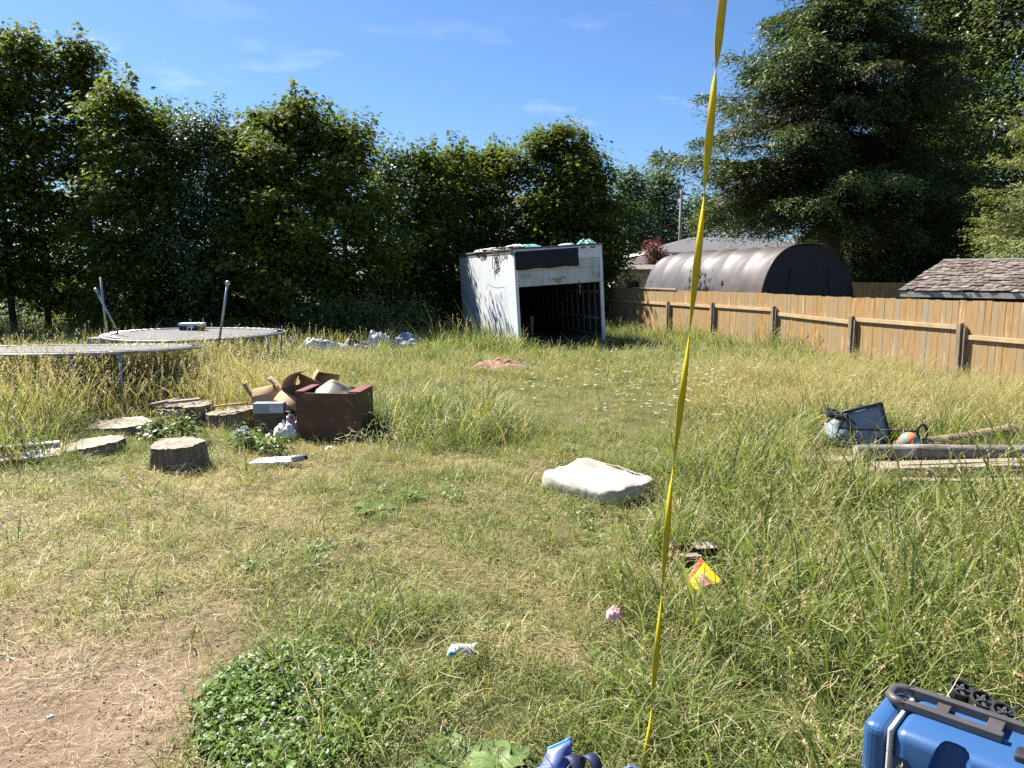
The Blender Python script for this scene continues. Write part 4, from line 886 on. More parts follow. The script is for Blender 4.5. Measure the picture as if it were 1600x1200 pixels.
for q, (y0, lb) in enumerate(((.5, 'dead twigs drooping over the front left corner of the box roof'), (1.7, 'tangle of dead vine hanging down the box side wall'), (3.0, 'thin dead branch along the rear of the box roof edge'))):
    m = MB()
    for k in range(7 if q == 1 else 5):
        y = y0 + bw.uniform(-.5, .5); a = bo + B(bw.uniform(.1, .5), y, BHt + .07); b = bo + B(-.06, y + bw.uniform(-.2, .2), BHt + .03); dl = bw.uniform(.15, .55) if q == 1 else bw.uniform(.05, .22)
        c_ = bo + B(-.03, y + bw.uniform(-.35, .35), BHt - dl); c2 = bo + B(-.02, y + bw.uniform(-.4, .4), BHt - dl * bw.uniform(.9, 1.6))
        m.tube([a, b, c_, c2], [.014, .014, .011, .005], 5)
        m.tube([bo + B(.02, y - .7, BHt + .06), bo + B(-.06, y, BHt + .09), bo + B(.05, y + .6, BHt + .07)], [.012, .015, .006], 5)
    o = m.build('dead_vine', M_bark, smooth=True); tag(o, lb, 'dead vine', 'dead vines on the box roof')

# ------------------------------------------------------------------ old mattress pad
M_pad = mat('worn_white_canvas', (.50, .465, .405), (.40, .355, .295), .85, 3, bump=.7, bscale=7, c3=(.27, .21, .15), s3=2.6, lo3=.54, hi3=.74)
Lc, Fc, Rc, Bc = Vector((.23, 7.0, 0)), Vector((.85, 6.40, 0)), Vector((1.36, 6.85, 0)), Vector((.80, 7.58, 0)); ctr = (Lc + Fc + Rc + Bc) / 4
vs, fs = [], []; n = 44; lv = 12
def sq(u, v): return Lc.lerp(Fc, u).lerp(Bc.lerp(Rc, u), v) - ctr
def ringpt(a, rr):
    ca, sa = math.cos(a), math.sin(a); k = (abs(ca) ** 7 + abs(sa) ** 7) ** (-1 / 7)
    return sq(.5 + .5 * rr * ca * k, .5 + .5 * rr * sa * k)
prof = [(.97, 0), (1.0, .03), (1.0, .085), (.988, .125), (.955, .148), (.89, .157)] + [(.89 - .89 * q / 9, .157) for q in range(1, 9)]
na2 = 72
for r_, z in prof:
    for q in range(na2):
        p = ringpt(2 * math.pi * q / na2, r_); wr = nz((p.x * 2.5, p.y * 2.5, z * 3), 1.5, 2)
        zz_ = z + (z > .13) * (.042 * wr - .03 * (1 - min(1, (p.length / .5) ** 2)) + .035 * p.y) + (z <= .13) * .015 * nz((q * .45, z * 5, 1), 1, 4)
        o_ = p.normalized() * (.014 * nz((q * .5, z * 9, 3), 1.3, 1)) if p.length > .1 else Vector()
        vs.append(p + o_ + Vector((0, 0, zz_)))
for l in range(len(prof) - 1):
    for q in range(na2):
        b = l * na2; fs.append((b + q, b + (q + 1) % na2, b + na2 + (q + 1) % na2, b + na2 + q))
vs.append(Vector((0, 0, .128))); e = (len(prof) - 1) * na2
for q in range(na2): fs.append((e + q, e + (q + 1) % na2, len(vs) - 1))
t = thing('mattress_pad', 'worn off white square mattress pad lying in the grass mid yard', 'mattress', (ctr.x, ctr.y, .01))
m = MB(); m.add(vs, fs); m.build('cover', M_pad, t, smooth=True)
m = MB(); m.tube([ringpt(2 * math.pi * q / na2, .955) + Vector((0, 0, .150 + .014 * nz((q * .3, 1, 1), 1, 2) + .035 * ringpt(2 * math.pi * q / na2, .955).y - .018)) for q in range(na2 + 1)], .006, 5, caps=False); m.build('piping', M_pad, t, smooth=True)
block(ctr.x - .03, ctr.y, .34, .33, R(-42))

# ------------------------------------------------------------------ folding wagon lying on its side, ball, logs and planks
M_wfab = mat('slate_blue_fabric', (.24, .28, .325), (.19, .225, .265), .5, 4, bump=.15, bscale=30)
M_wfabl = mat('light_blue_fabric', (.36, .45, .52), (.30, .38, .45), .75, 5, bump=.2, bscale=14)
wy = 8.75
wag = thing('folding_wagon', 'overturned folding wagon with blue grey fabric and black pull handle', 'wagon', (4.05, wy, 0))
def W(px, py, dy=0): return PD(px, py, wy + dy) - wag.location
TL, TR, BR, BLc = W(1318, 645), W(1377, 631, .03), W(1394, 697, -.05), W(1342, 700, -.1)
back = Vector((.05, .32, -.20)); LT, LB = W(1283, 664, .42), W(1298, 702, .30)
vs, fs = sheet((BLc, BR, TR, TL), 8, 8, .01, 4, 1, .0); m = MB(); m.add(vs, fs); m.build('base_panel', M_wfab, wag, smooth=True, solid=.01)
vs, fs = sheet((LB, BLc, TL, LT), 10, 10, .05, 3.5, 4, .07); m = MB(); m.add(vs, fs); m.build('fabric_side', M_wfabl, wag, smooth=True, solid=.008)
vs, fs = sheet((TL, TR, TR + back, TL + back), 8, 8, .02, 4, 6); m = MB(); m.add(vs, fs)
vs, fs = sheet((BR, BR + back, TR + back, TR), 8, 8, .02, 4, 7); m.add(vs, fs)
vs, fs = sheet((LT, TL, TL + back, LT + back), 8, 8, .02, 4, 8); m.add(vs, fs); m.build('fabric_wall', M_wfab, wag, smooth=True, solid=.008)
m = MB(); off = Vector((0, -.02, 0))
for a, b in ((TL, TR), (TR, BR), (BR, BLc), (TL, BLc)): m.tube([a + off, b + off], .011, 6)
m.tube([LT + off, TL + off * 1.2 + Vector((0, 0, .02)), TR + off + Vector((0, 0, .012))], .016, 6)
m.tube([TL + back, TR + back], .011, 6); m.tube([TR, TR + back], .011, 6)
mid = W(1345, 672, -.03); m.tube([W(1322, 648, -.03), mid, W(1390, 694, -.07)], .009, 6); m.tube([W(1310, 676, -.06), W(1326, 690, -.1), W(1332, 700, -.12)], .009, 6); m.tube([mid, W(1348, 697, -.1)], .009, 6); m.tube([W(1322, 650, -.02), W(1312, 668, -.06), W(1306, 680, -.04), W(1325, 697, -.12)], .011, 6)
m.build('folding_frame', M_black, wag, smooth=True)
m = MB(); h0, h1 = W(1310, 669, -.12), W(1431, 674, -.22); m.tube([h0, h0.lerp(h1, .55)], .012, 8); m.tube([h0.lerp(h1, .5), h1], .009, 8)
hd = m.build('pull_handle', M_black, wag, smooth=True)
m = MB(); hc = W(1441, 675, -.22); m.tube([hc + Vector((.055 * math.cos(a) * (1), 0.01 * math.sin(a), .082 * math.sin(a))) for a in np.linspace(0, 2 * math.pi, 21)], .017, 8, caps=False); m.build('grip', M_black, hd, smooth=True)
def wheel(parent, c, ax, r, wdt, nm='wheel'):
    c, ax = Vector(c), Vector(ax).normalized(); u = ax.orthogonal().normalized(); v = ax.cross(u)
    def cyl(mb, r0, r1, w0, w1, n=28):
        vs, fs = [], []
        for q in range(n):
            a = 2 * math.pi * q / n; d = u * math.cos(a) + v * math.sin(a)
            vs += [c + d * r1 + ax * w0, c + d * r1 + ax * w1, c + d * r0 + ax * w1, c + d * r0 + ax * w0]
        for q in range(n):
            b, e = 4 * q, 4 * ((q + 1) % n)
            for k in range(4): fs.append((b + k, b + (k + 1) % 4, e + (k + 1) % 4, e + k))
        mb.add(vs, fs)
    m = MB(); cyl(m, r * .78, r, -wdt / 2, wdt / 2); ty = m.build(nm, M_black, parent, bevel=.004)
    m = MB(); cyl(m, 0.002, r * .24, -wdt * .3, wdt * .5)
    for q in range(5):
        a = 2 * math.pi * q / 5; d = u * math.cos(a) + v * math.sin(a); m.beam(c + d * r * .2 + ax * wdt * .2, c + d * r * .8 + ax * wdt * .2, r * .3, wdt * .4)
    cyl(m, .002, r * .77, -wdt * .15, wdt * .05); m.build('rim', mat('charcoal_plastic', (.05, .05, .053), (.07, .07, .072), .4, 8), ty, bevel=.003)
    return ty
wheel(wag, W(1303, 647, -.04), (.22, -.25, .94), .105, .05); wheel(wag, W(1352, 640, .45), (.22, -.1, .95), .1, .05)
block(4.02, wy - .12, .42, .42); block(4.75, 8.35, .35, .25); block(5.6, 8.5, .5, .22, .2); block(3.6, 7.72, .45, .10)
M_ballo = mat('orange_ball', (.62, .24, .12), (.56, .21, .10), .45, 3); M_ballb = mat('blue_ball', (.12, .33, .50), (.10, .28, .44), .45, 3)
bc = PD(1420, 691, 8.45); br = .105; ball = thing('play_ball', 'orange and blue panelled ball behind the grey log', 'ball', (bc.x, bc.y, bc.z - br + .01))
def ball_band(th0, th1, m_, nm):
    vs, fs = [], []; nn, mm = 8, 26
    for i_ in range(nn + 1):
        for j in range(mm):
            th = th0 + (th1 - th0) * i_ / nn; ph = 2 * math.pi * j / mm
            p = Vector((math.cos(th), math.sin(th) * math.cos(ph), math.sin(th) * math.sin(ph))) * br; vs.append(Matrix.Rotation(R(-25), 3, 'Z') @ p + Vector((0, 0, br)))
    for i_ in range(nn):
        for j in range(mm): q = i_ * mm; fs.append((q + j, q + (j + 1) % mm, q + mm + (j + 1) % mm, q + mm + j))
    mb = MB(); mb.add(vs, fs); mb.build(nm, m_, ball, smooth=True)
ball_band(.001, .95, M_ballb, 'blue_panel'); ball_band(.95, 1.9, M_ballo, 'orange_panel'); ball_band(1.9, 2.35, M_ballb, 'blue_panel'); ball_band(2.35, 3.14, M_ballo, 'orange_panel')
M_log = mat('grey_log', (.25, .22, .19), (.12, .10, .085), .9, 6, (.4, 3, 3), .8, 16, c3=(.36, .31, .26), s3=3, bstretch=(.3, 4, 4))
M_logb = mat('brown_log', (.34, .24, .16), (.20, .135, .09), .9, 6, (.4, 3, 3), .8, 16, c3=(.46, .37, .28), s3=3, bstretch=(.3, 4, 4))
def log(label, a, b, r0, r1, m_, seed):
    a, b = Vector(a), Vector(b); t = thing('log', label, 'log', a, 0, 'logs on the lumber pile'); n = 22; ns = 26; d = (b - a); q = d.to_track_quat('X', 'Z').to_matrix(); vs, fs = [], []
    for s in range(ns + 1):
        f = s / ns
        for k in range(n):
            an = 2 * math.pi * k / n; rr = (r0 + (r1 - r0) * f) * (1 + .05 * nz((f * 4, math.cos(an), math.sin(an)), 1.5, seed) + .04 * math.sin(an * 3 + f * 2 + seed) - .10 * max(0, math.cos((an - 1.1 - .2 * f) * 1) ** 41))
            vs.append(q @ Vector((d.length * f, rr * math.cos(an), rr * math.sin(an) + .012 * math.sin(f * 5 + seed))))
    for s in range(ns):
        for k in range(n): e = s * n; fs.append((e + k, e + (k + 1) % n, e + n + (k + 1) % n, e + n + k))
    m = MB(); m.add(vs, fs); m.build('bark_surface', m_, t, smooth=True)
    for s, nm in ((0, 0), (ns, 1)):
        cvs = vs[s * n:(s + 1) * n]; cc = sum(cvs, Vector()) / n
        m = MB(); m.add([cc + (Vector(q @ Vector((.004 * (1 if nm else -1), 0, 0))))] + cvs, [(0, 1 + k, 1 + (k + 1) % n) for k in range(n)]); m.build('cut_end', M_cut, t)
    return t
log('grey log lying on top of the planks, cut end at left', PD(1337, 708, 7.72), PD(1660, 704, 7.75), .078, .082, M_log, 1)
log('brown cracked log sticking up to the right behind the grey log', PD(1400, 699, 8.5), PD(1583, 674, 8.75), .07, .085, M_logb, 2)
M_plank = mat('old_plank', (.33, .26, .19), (.19, .145, .105), .9, 5, (.5, 4, 4), .4, 18, c3=(.47, .40, .32), s3=2.5, bstretch=(.5, 6, 6))
def plank(label, a, b, wd, th, seed, roll=0):
    m = MB(); a, b = Vector(a), Vector(b); c_ = (a + b) / 2; N_ = 14; rgp = np.random.default_rng(seed + 900); dv = (b - a).normalized(); sv = dv.cross(Vector((0, 0, 1))).normalized(); sv = Matrix.Rotation(roll, 3, dv) @ sv; uv_ = sv.cross(dv)
    vs, fs = [], []; L0 = (b - a).length; wa = rgp.normal(0, .012)
    for k in range(N_ + 1):
        f = k / N_; cc = a - c_ + dv * (L0 * f) + uv_ * (wa * math.sin(f * 3.1)); e_ = 1 - .10 * (k in (0, N_)) * rgp.uniform(0, 1)
        jag = rgp.uniform(-.03, .03, 4) if k in (0, N_) else [0] * 4
        for q_, (sx_, sz_) in enumerate(((-1, -1), (1, -1), (1, 1), (-1, 1))):
            vs.append(cc + sv * sx_ * wd / 2 * e_ * (1 + rgp.normal(0, .03)) + uv_ * sz_ * th / 2 * (1 + rgp.normal(0, .06)) + dv * jag[q_])
    for k in range(N_):
        for q_ in range(4): e0 = 4 * k; fs.append((e0 + q_, e0 + (q_ + 1) % 4, e0 + 4 + (q_ + 1) % 4, e0 + 4 + q_))
    fs += [(3, 2, 1, 0), (4 * N_, 4 * N_ + 1, 4 * N_ + 2, 4 * N_ + 3)]
    m.add(vs, fs); o = m.build('plank', M_plank, bevel=.004); o.location = c_
    return tag(o, label, 'plank', 'planks of the lumber pile')
plank('longest grey plank at the left, its end reaching far into the grass', PD(1226, 721, 7.8) + Vector((0, 0, .03)), PD(1560, 727, 7.66) + Vector((0, 0, .03)), .20, .045, 1)
plank('wide brown plank lying under the grey log', PD(1362, 727, 7.55), PD(1665, 716, 7.7), .24, .05, 2)
plank('thick beam plank with a pale lit edge in front of the wide one', PD(1372, 741, 7.35), PD(1670, 735, 7.35), .10, .14, 3)
plank('short broken plank end poking out low at the left front', PD(1292, 748, 7.25), PD(1368, 747, 7.22), .10, .03, 4)
plank('front lowest plank with pale top edge, nearest the viewer', PD(1408, 756, 7.12), PD(1670, 752, 7.1), .09, .10, 5)
plank('weathered plank lying flat under the front beam', PD(1350, 752, 7.3), PD(1660, 751, 7.35), .30, .035, 6)
plank('split grey board lying askew across the planks', PD(1372, 729, 7.58) + Vector((0, 0, .03)), PD(1530, 722, 7.75) + Vector((0, 0, .03)), .09, .02, 7, .3)
plank('thin lath leaning against the front beam', PD(1455, 742, 7.30) + Vector((0, 0, .05)), PD(1590, 733, 7.45) + Vector((0, 0, .07)), .035, .02, 8, .2)
plank('dark rotten board end under the wide plank', PD(1352, 736, 7.5), PD(1480, 737, 7.5), .14, .06, 9)
block(4.95, 7.42, 1.3, .42)

# ------------------------------------------------------------------ yellow strap hanging from above
M_strap = mat('yellow_webbing', (.50, .41, .014), (.44, .35, .012), .5, 60, bump=.25, bscale=300, spec=.4)
vs, fs = [], []; S0, S1 = PD(1133, -45, 1.98), P(1004, 1210, .0); nst = 150
tw = [(-45, -.9), (0, -.6), (60, -.35), (130, math.pi / 2 - .0), (230, math.pi - .2), (340, 1.5 * math.pi), (450, 2 * math.pi), (560, 2.5 * math.pi), (660, 3 * math.pi), (770, 3.5 * math.pi), (860, 4 * math.pi), (965, 4.5 * math.pi), (1060, 5 * math.pi + .15), (1130, 5.5 * math.pi - .1), (1215, 6 * math.pi)]
for k in range(nst + 1):
    f = k / nst; y = -45 + 1255 * f; px = np.interp(y, [-45, 130, 340, 560, 770, 965, 1130, 1210], [1134, 1116, 1097, 1073, 1047, 1031, 1016, 1004])
    Y = 1.98 + (S1.y - 1.98) * f ** 1.25; c_ = PD(float(px), y, Y); an = float(np.interp(y, [q[0] for q in tw], [q[1] for q in tw])) + .35
    d = Vector((math.cos(an), math.sin(an), 0)) * .0105
    vs += [c_ - d, c_ + d]
for k in range(nst): q = 2 * k; fs.append((q, q + 1, q + 3, q + 2))
single('yellow_strap', vs, fs, M_strap, 'twisted yellow webbing strap hanging down to the grass', 'strap', smooth=True, solid=.0016)

# ------------------------------------------------------------------ yellow package, cardboard tray and litter
M_yel = mat('yellow_print', (.78, .58, .01), (.70, .50, .01), .45, 4); M_redp = mat('red_print', (.60, .06, .03), None, .45); M_pinkp = mat('pale_pink_print', (.66, .40, .34), (.5, .22, .18), .5, 9)
yp = thing('yellow_package', 'bright yellow package with red band standing in the tall grass', 'package', P(1100, 925))
def Y_(px, py, Yd): return PD(px, py, Yd) - yp.location
yc = [Y_(1073, 908, 4.72), Y_(1128, 921, 4.62), Y_(1129, 907, 4.72), Y_(1092, 873, 4.95)]
a_, b_, c_, d_ = [P(*q) - yp.location for q in ((1072, 908, .12), (1088, 924, .08), (1131, 911, .12), (1094, 872, .22))]
vs, fs = sheet((a_, b_, c_, d_), 14, 14, .008, 9, 3, -.012 if (b_ - a_).cross(d_ - a_).z < 0 else .012); m = MB(); m.add(vs, fs); m.build('pouch', M_yel, yp, smooth=True, solid=.012)
def on_pack(u, v, k=.010): 
    p = a_.lerp(b_, u).lerp(d_.lerp(c_, u), v); n0 = (b_ - a_).cross(d_ - a_).normalized(); n0 = n0 if n0.z > 0 else -n0; sg = 1 if (b_ - a_).cross(d_ - a_).z > 0 else -1
    return p + ((b_ - a_).cross(d_ - a_).normalized()) * (sg * .012 * math.sin(math.pi * u) * math.sin(math.pi * v) + .008 * nz(p, 9, 3)) + n0 * k
def patch(u0, u1, v0, v1, mm, nm):
    vs, fs = [], []
    for j in range(9):
        for i_ in range(9): vs.append(on_pack(u0 + (u1 - u0) * i_ / 8, v0 + (v1 - v0) * j / 8))
    for j in range(8):
        for i_ in range(8): q = j * 9 + i_; fs.append((q, q + 1, q + 10, q + 9))
    m = MB(); m.add(vs, fs); m.build(nm, mm, yp, smooth=True)
patch(.0, .16, .0, .98, M_redp, 'red_band'); patch(.42, .92, .22, .62, M_pinkp, 'print_patch')
for q in range(4): patch(.46, .88, .27 + q * .085, .30 + q * .085, M_redp if q % 2 else M_white, 'print_line')
t = thing('cardboard_tray', 'open brown cardboard tray behind the yellow package', 'cardboard box', P(1088, 884, .0), R(8))
m = MB(); M_cardd = mat('brown_carton', (.15, .075, .05), (.11, .055, .038), .8, 5)
for c2, d2 in (((0, .09, .06), (.30, .006, .12)), ((-.15, 0, .06), (.006, .18, .12)), ((.15, 0, .06), (.006, .18, .12)), ((0, -.09, .045), (.30, .006, .09)), ((0, 0, .005), (.30, .18, .006))): m.box(c2, d2)
m.build('tray', M_cardd, t)
m = MB(); m.box((-.1, -.13, .13), (.13, .10, .006), Matrix.Rotation(R(-8), 3, 'X')); m.box((.08, .05, .125), (.16, .1, .006), Matrix.Rotation(R(6), 3, 'X')); m.build('flap', mat('faded_flap', (.36, .29, .25), (.22, .15, .13), .7, 14), t)
block(1.24, 4.78, .14, .13); block(1.2, 5.12, .12, .07)
vs, fs = heap(.045, .035, .04, 41, .9); p = P(960, 983); t = thing('pink_wrapper', 'small pink candy wrapper deep in the grass left of the strap', 'wrapper', (p.x, p.y, .10))
m = MB(); m.add(vs, fs); m.build('foil', mat('pink_foil', (.72, .25, .26), (.75, .55, .58), .35, 20), t, smooth=True)
p = P(722, 1031); t = thing('crushed_carton', 'crushed white carton with a blue corner on the straw', 'carton', (p.x, p.y, .05), R(8))
vs, fs = sheet(((-.085, -.035, .0), (.04, -.05, .0), (.09, .03, .02), (-.05, .045, .02)), 12, 8, .022, 14, 6, .03); m = MB(); m.add(vs, fs); m.build('wrap', mat('creased_white', (.70, .69, .66), (.50, .48, .44), .5, 16), t, smooth=True, solid=.006)
m = MB(); m.box((-.055, -.036, .012), (.035, .022, .014), Matrix.Rotation(.2, 3, 'Z')); m.build('blue_corner', mat('cyan_print', (.08, .36, .66), None, .4), t, bevel=.003)
block(p.x, p.y, .1, .06)
# splinter of wood, pale scraps and pebbles on the dirt
m = MB(); p = P(292, 1100); m.tube([(-.10, 0, .012), (-.06, .004, .02), (.05, -.004, .018), (.10, 0, .008)], [.008, .02, .017, .003], 6); o = m.build('wood_splinter', M_greywood); o.location = p; o.rotation_euler = (0, 0, R(62)); o.scale = (1, 1, .6); tag(o, 'grey wood splinter lying on the dirt left of the clover', 'splinter')
for (px, py, s, lb) in ((243, 1157, .022, 'flat pale stone, larger of two near the bottom left'), (273, 1167, .018, 'pale chip right of the larger flat stone'), (333, 1166, .018, 'pale chip at the edge of the clover'), (15, 1032, .022, 'grey stone at the left edge of the dirt'), (225, 1143, .010, 'tiny pale chip above the flat stone'), (148, 1005, .02, 'grey stone in the straw above the dirt'), (78, 1120, .014, 'small brown stone in the loose straw at left')):
    bm = bmesh.new(); bmesh.ops.create_icosphere(bm, subdivisions=2, radius=s)
    for v in bm.verts: v.co = v.co * (1 + .35 * nz(v.co, 40, int(px))); v.co.z *= .45; v.co.x *= 1.35
    me = bpy.data.meshes.new('stone'); bm.to_mesh(me); bm.free(); o = link('stone', me, mat('pale_stone', (.50, .48, .45), (.32, .30, .28), .85, 50), smooth=True); o.location = P(px, py, .006); o.rotation_euler = (0, 0, px * .7); tag(o, lb, 'stone', 'stones and chips on the dirt')

# ------------------------------------------------------------------ blue cooler lying on its front
M_cool = mat('blue_cooler_plastic', (.028, .088, .225), (.034, .096, .24), .42, 3, bump=.06, bscale=160, spec=.45, c3=(.075, .125, .23), s3=4, lo3=.52, hi3=.78)
M_gask = mat('pale_gasket', (.62, .57, .53), (.50, .46, .43), .85, 8)
M_hand = mat('dark_grey_handle', (.075, .068, .065), (.055, .05, .048), .5, 8, spec=.5)
O = P(1395, 1139, .43); q1 = P(1543, 1194, .43); axv = (q1 - O); axv.z = 0; axv.normalize(); bv = Vector((-axv.y, axv.x, 0))
coo = thing('cooler', 'blue wheeled cooler with dark telescopic handle lying on its front at bottom right', 'cooler', (O.x, O.y, 0), math.atan2(axv.y, axv.x))
KL, KW, KH = .62, .34, .43
def boolcut(o, cutters):
    for c_ in cutters:
        md = o.modifiers.new('cut', 'BOOLEAN'); md.operation = 'DIFFERENCE'; md.object = c_; md.solver = 'EXACT'
    bpy.context.view_layer.update(); dg = bpy.context.evaluated_depsgraph_get(); me = bpy.data.meshes.new_from_object(o.evaluated_get(dg)); o.modifiers.clear(); o.data = me
    for c_ in cutters: bpy.data.objects.remove(c_)
m = MB(); m.box((KL / 2, KW / 2, KH / 2), (KL, KW, KH)); body = m.build('body', M_cool, coo); body.location = (0, 0, 0)
md = body.modifiers.new('bv', 'BEVEL'); md.width = .04; md.segments = 6
cuts = []
def cutter(vs_fs=None, box_=None, rot=None, bev=.02):
    m = MB(); m.box(*box_, rot); c_ = m.build('cutter', None, coo)
    md = c_.modifiers.new('b', 'BEVEL'); md.width = bev; md.segments = 3
    return c_
cuts.append(cutter(box_=((.175, -.005, .345), (.11, .15, .20)), rot=Matrix.Rotation(R(14), 3, 'Y'), bev=.045))
cuts.append(cutter(box_=((.045, -.02, .25), (.09, .12, .17)), rot=Matrix.Rotation(R(-22), 3, 'Y'), bev=.03))
cuts.append(cutter(box_=((.57, .0, .34), (.16, .24, .05)), rot=Matrix.Rotation(R(-6), 3, 'Y'), bev=.012))
boolcut(body, cuts)
try: body.data.set_sharp_from_angle(angle=R(38))
except Exception: pass
body.data.polygons.foreach_set('use_smooth', np.ones(len(body.data.polygons), bool))
m = MB(); m.box((-.009, KW / 2, KH / 2 - .002), (.016, KW + .004, KH + .0)); m.build('gasket', M_gask, coo, bevel=.007)
m = MB(); m.box((-.06, KW / 2, KH / 2 - .008), (.085, KW - .0, KH - .004)); lid = m.build('lid', M_cool, coo); md = lid.modifiers.new('bv', 'BEVEL'); md.width = .034; md.segments = 4
m = MB(); hz_ = KH + .016; y0, y1 = KW * .50, KW * .83; hl, hr = -.02, .30
m.beam((hl, y0, hz_), (hr, y0, hz_), .030, .030); m.beam((hl, y1, hz_), (.52, y1, hz_), .030, .034); m.build('handle_rail', M_hand, coo, bevel=.004)
m = MB(); m.tube([(hl + .012, y0 - .002, hz_), (hl - .03, y0 + .004, hz_), (hl - .05, y0 + .03, hz_), (hl - .05, y1 - .03, hz_), (hl - .03, y1 - .004, hz_), (hl + .012, y1, hz_)], .018, 10); m.build('grip', M_hand, coo, smooth=True)
m = MB(); m.box((.10, (y0 + y1) / 2, hz_ - .004), (.045, y1 - y0 - .034, .012)); m.box((.265, (y0 + y1) / 2, hz_), (.05, y1 - y0 - .034, .022)); m.build('cross_bracket', M_hand, coo, bevel=.003)
m = MB(); m.box((.43, KW * .33, KH + .004), (.17, .07, .05), Matrix.Rotation(R(-4), 3, 'Y')); m.box((.50, KW * .5, KH + .004), (.10, .10, .03)); m.build('corner_guard', M_black, coo, bevel=.008)
block(O.x + axv.x * .28 + bv.x * .17, O.y + axv.y * .28 + bv.y * .17, .40, .22, math.atan2(axv.y, axv.x))
ws = thing('caster_set', 'three black plastic wheels on a bracket in the grass behind the cooler', 'wheels', (0, 0, 0))
wc = [PD(1500, 1072, 3.05), PD(1533, 1089, 2.98), PD(1566, 1108, 2.90)]; ws.location = (wc[1].x, wc[1].y, 0)
for c_ in wc: wheel(ws, c_ - ws.location - Vector((0, 0, .035)), (.05, -.35, .93), .047, .075)
m = MB(); m.beam(wc[0] - ws.location - Vector((.05, -.03, .09)), wc[2] - ws.location - Vector((-.02, -.03, .09)), .05, .03); m.build('bracket', M_black, ws)
m = MB(); e = wc[2] - ws.location; m.tube([e + Vector((.0, -.02, -.02)), e + Vector((.16, .05, .02))], .008, 6); m.tube([wc[0] - ws.location - Vector((0, 0, .09)), wc[0] - ws.location - Vector((0, 0, .3))], .02, 6); m.tube([e - Vector((0, 0, .09)), e - Vector((0, 0, .3))], .02, 6); m.build('axle', M_black, ws)
block(wc[1].x, wc[1].y - .02, .22, .15, R(-40))

# ------------------------------------------------------------------ blue bag at the bottom edge
M_bag = mat('blue_bag_vinyl', (.085, .115, .31), (.11, .145, .36), .42, 5, bump=.25, bscale=16, spec=.5); M_bagd = mat('dark_blue_webbing', (.018, .025, .07), None, .6); M_bagl = mat('bright_blue_trim', (.03, .26, .60), None, .5)
bag = thing('blue_bag', 'slumped blue vinyl bag with dark straps cut off by the bottom edge', 'bag', (.20, 2.80, -.085))
vs, fs = heap(.19, .17, .20, 51, .22, nr=16, na=48, flat=1.1, fold=1.1); m = MB(); m.add(vs, fs); m.build('body', M_bag, bag, smooth=True)
def band(pts, wdir, wd, nm, mm):
    vs, fs = [], []
    for p in pts: vs += [Vector(p) - Vector(wdir) * wd / 2, Vector(p) + Vector(wdir) * wd / 2]
    for k in range(len(pts) - 1): q = 2 * k; fs.append((q, q + 1, q + 3, q + 2))
    m = MB(); m.add(vs, fs); return m.build(nm, mm, bag, smooth=True, solid=.003)
def arc(p0, p1, h, k=14): return [Vector(p0).lerp(Vector(p1), q / k) + Vector((0, 0, h * math.sin(math.pi * q / k) ** .6)) for q in range(k + 1)]
band(arc((.0, .05, .10), (.09, -.10, .03), .135), (.86, .5, .0), .045, 'strap', M_bagd); band(arc((.075, .08, .08), (.165, -.06, .02), .135), (.86, .5, .0), .05, 'strap', M_bagd)
vs, fs = sheet(((-.17, -.08, .05), (.02, -.05, .07), (.04, .07, .225), (-.06, .05, .19)), 10, 10, .02, 6, 8, .03); m = MB(); m.add(vs, fs); m.build('flap', M_bag, bag, smooth=True, solid=.003)
band([Vector((-.06, .05, .193)).lerp(Vector((.04, .07, .228)), q / 6) for q in range(7)], (.1, .5, .85), .016, 'trim', M_bagl)
vs, fs = heap(.14, .09, .11, 53, .3, flat=1.0, fold=1.2); p = P(1030, 1192); single('bag_flap', vs, fs, M_bag, 'loose blue vinyl corner lying right of the strap foot', 'bag', (.50, 2.82, -.05), .3, smooth=True)
block(.21, 2.83, .14, .14)
# ================================================================== BROADLEAF WEEDS (things one can point at)
M_dock = leaf_mat('dock_leaves', (.10, .16, .045), (.16, .23, .07), trans=.3, rough=.45, tcol=1.3)
def dock(label, x, y, sz, n, seed, group='broad leaved weeds', up=.7):
    rg = np.random.default_rng(seed); vs, fs, cs = [], [], []
    for l in range(n):
        a = l * 2.4 + rg.normal(0, .3); ln = sz * rg.uniform(.7, 1.2); wdt = ln * rg.uniform(.26, .36); e0 = rg.uniform(.4, 1.0) * up; b0 = len(vs); S = 9; cv = rg.uniform()
        d = np.array([math.cos(a), math.sin(a), 0]); s = np.array([-d[1], d[0], 0]); p = np.zeros(3) + d * .01
        for k in range(S + 1):
            f = k / S; el = e0 * 1.5 - 1.7 * f * e0 - .2 * f; 
            if k: p = p + ln / S * (d * math.cos(el) + np.array([0, 0, math.sin(el)]))
            w_ = wdt * (math.sin(math.pi * min(1, .06 + f * .94)) ** .8) * (1 if f < .95 else .5); rip = .10 * w_ * math.sin(k * 2.1 + l)
            vs += [p - s * w_ + np.array([0, 0, .18 * w_ + rip]), p + np.array([0, 0, -.06 * w_]), p + s * w_ + np.array([0, 0, .18 * w_ - rip])]; cs += [cv] * 3
        for k in range(S):
            for e in (0, 1): q = b0 + 3 * k + e; fs.append((q, q + 1, q + 4, q + 3))
    me = np_mesh('dock_plant', np.array(vs), np.array(fs), {'c': np.array(cs)}); o = link('dock_plant', me, M_dock, smooth=True); o.location = (x, y, float(gz(x, y))); return tag(o, label, 'weed', group)
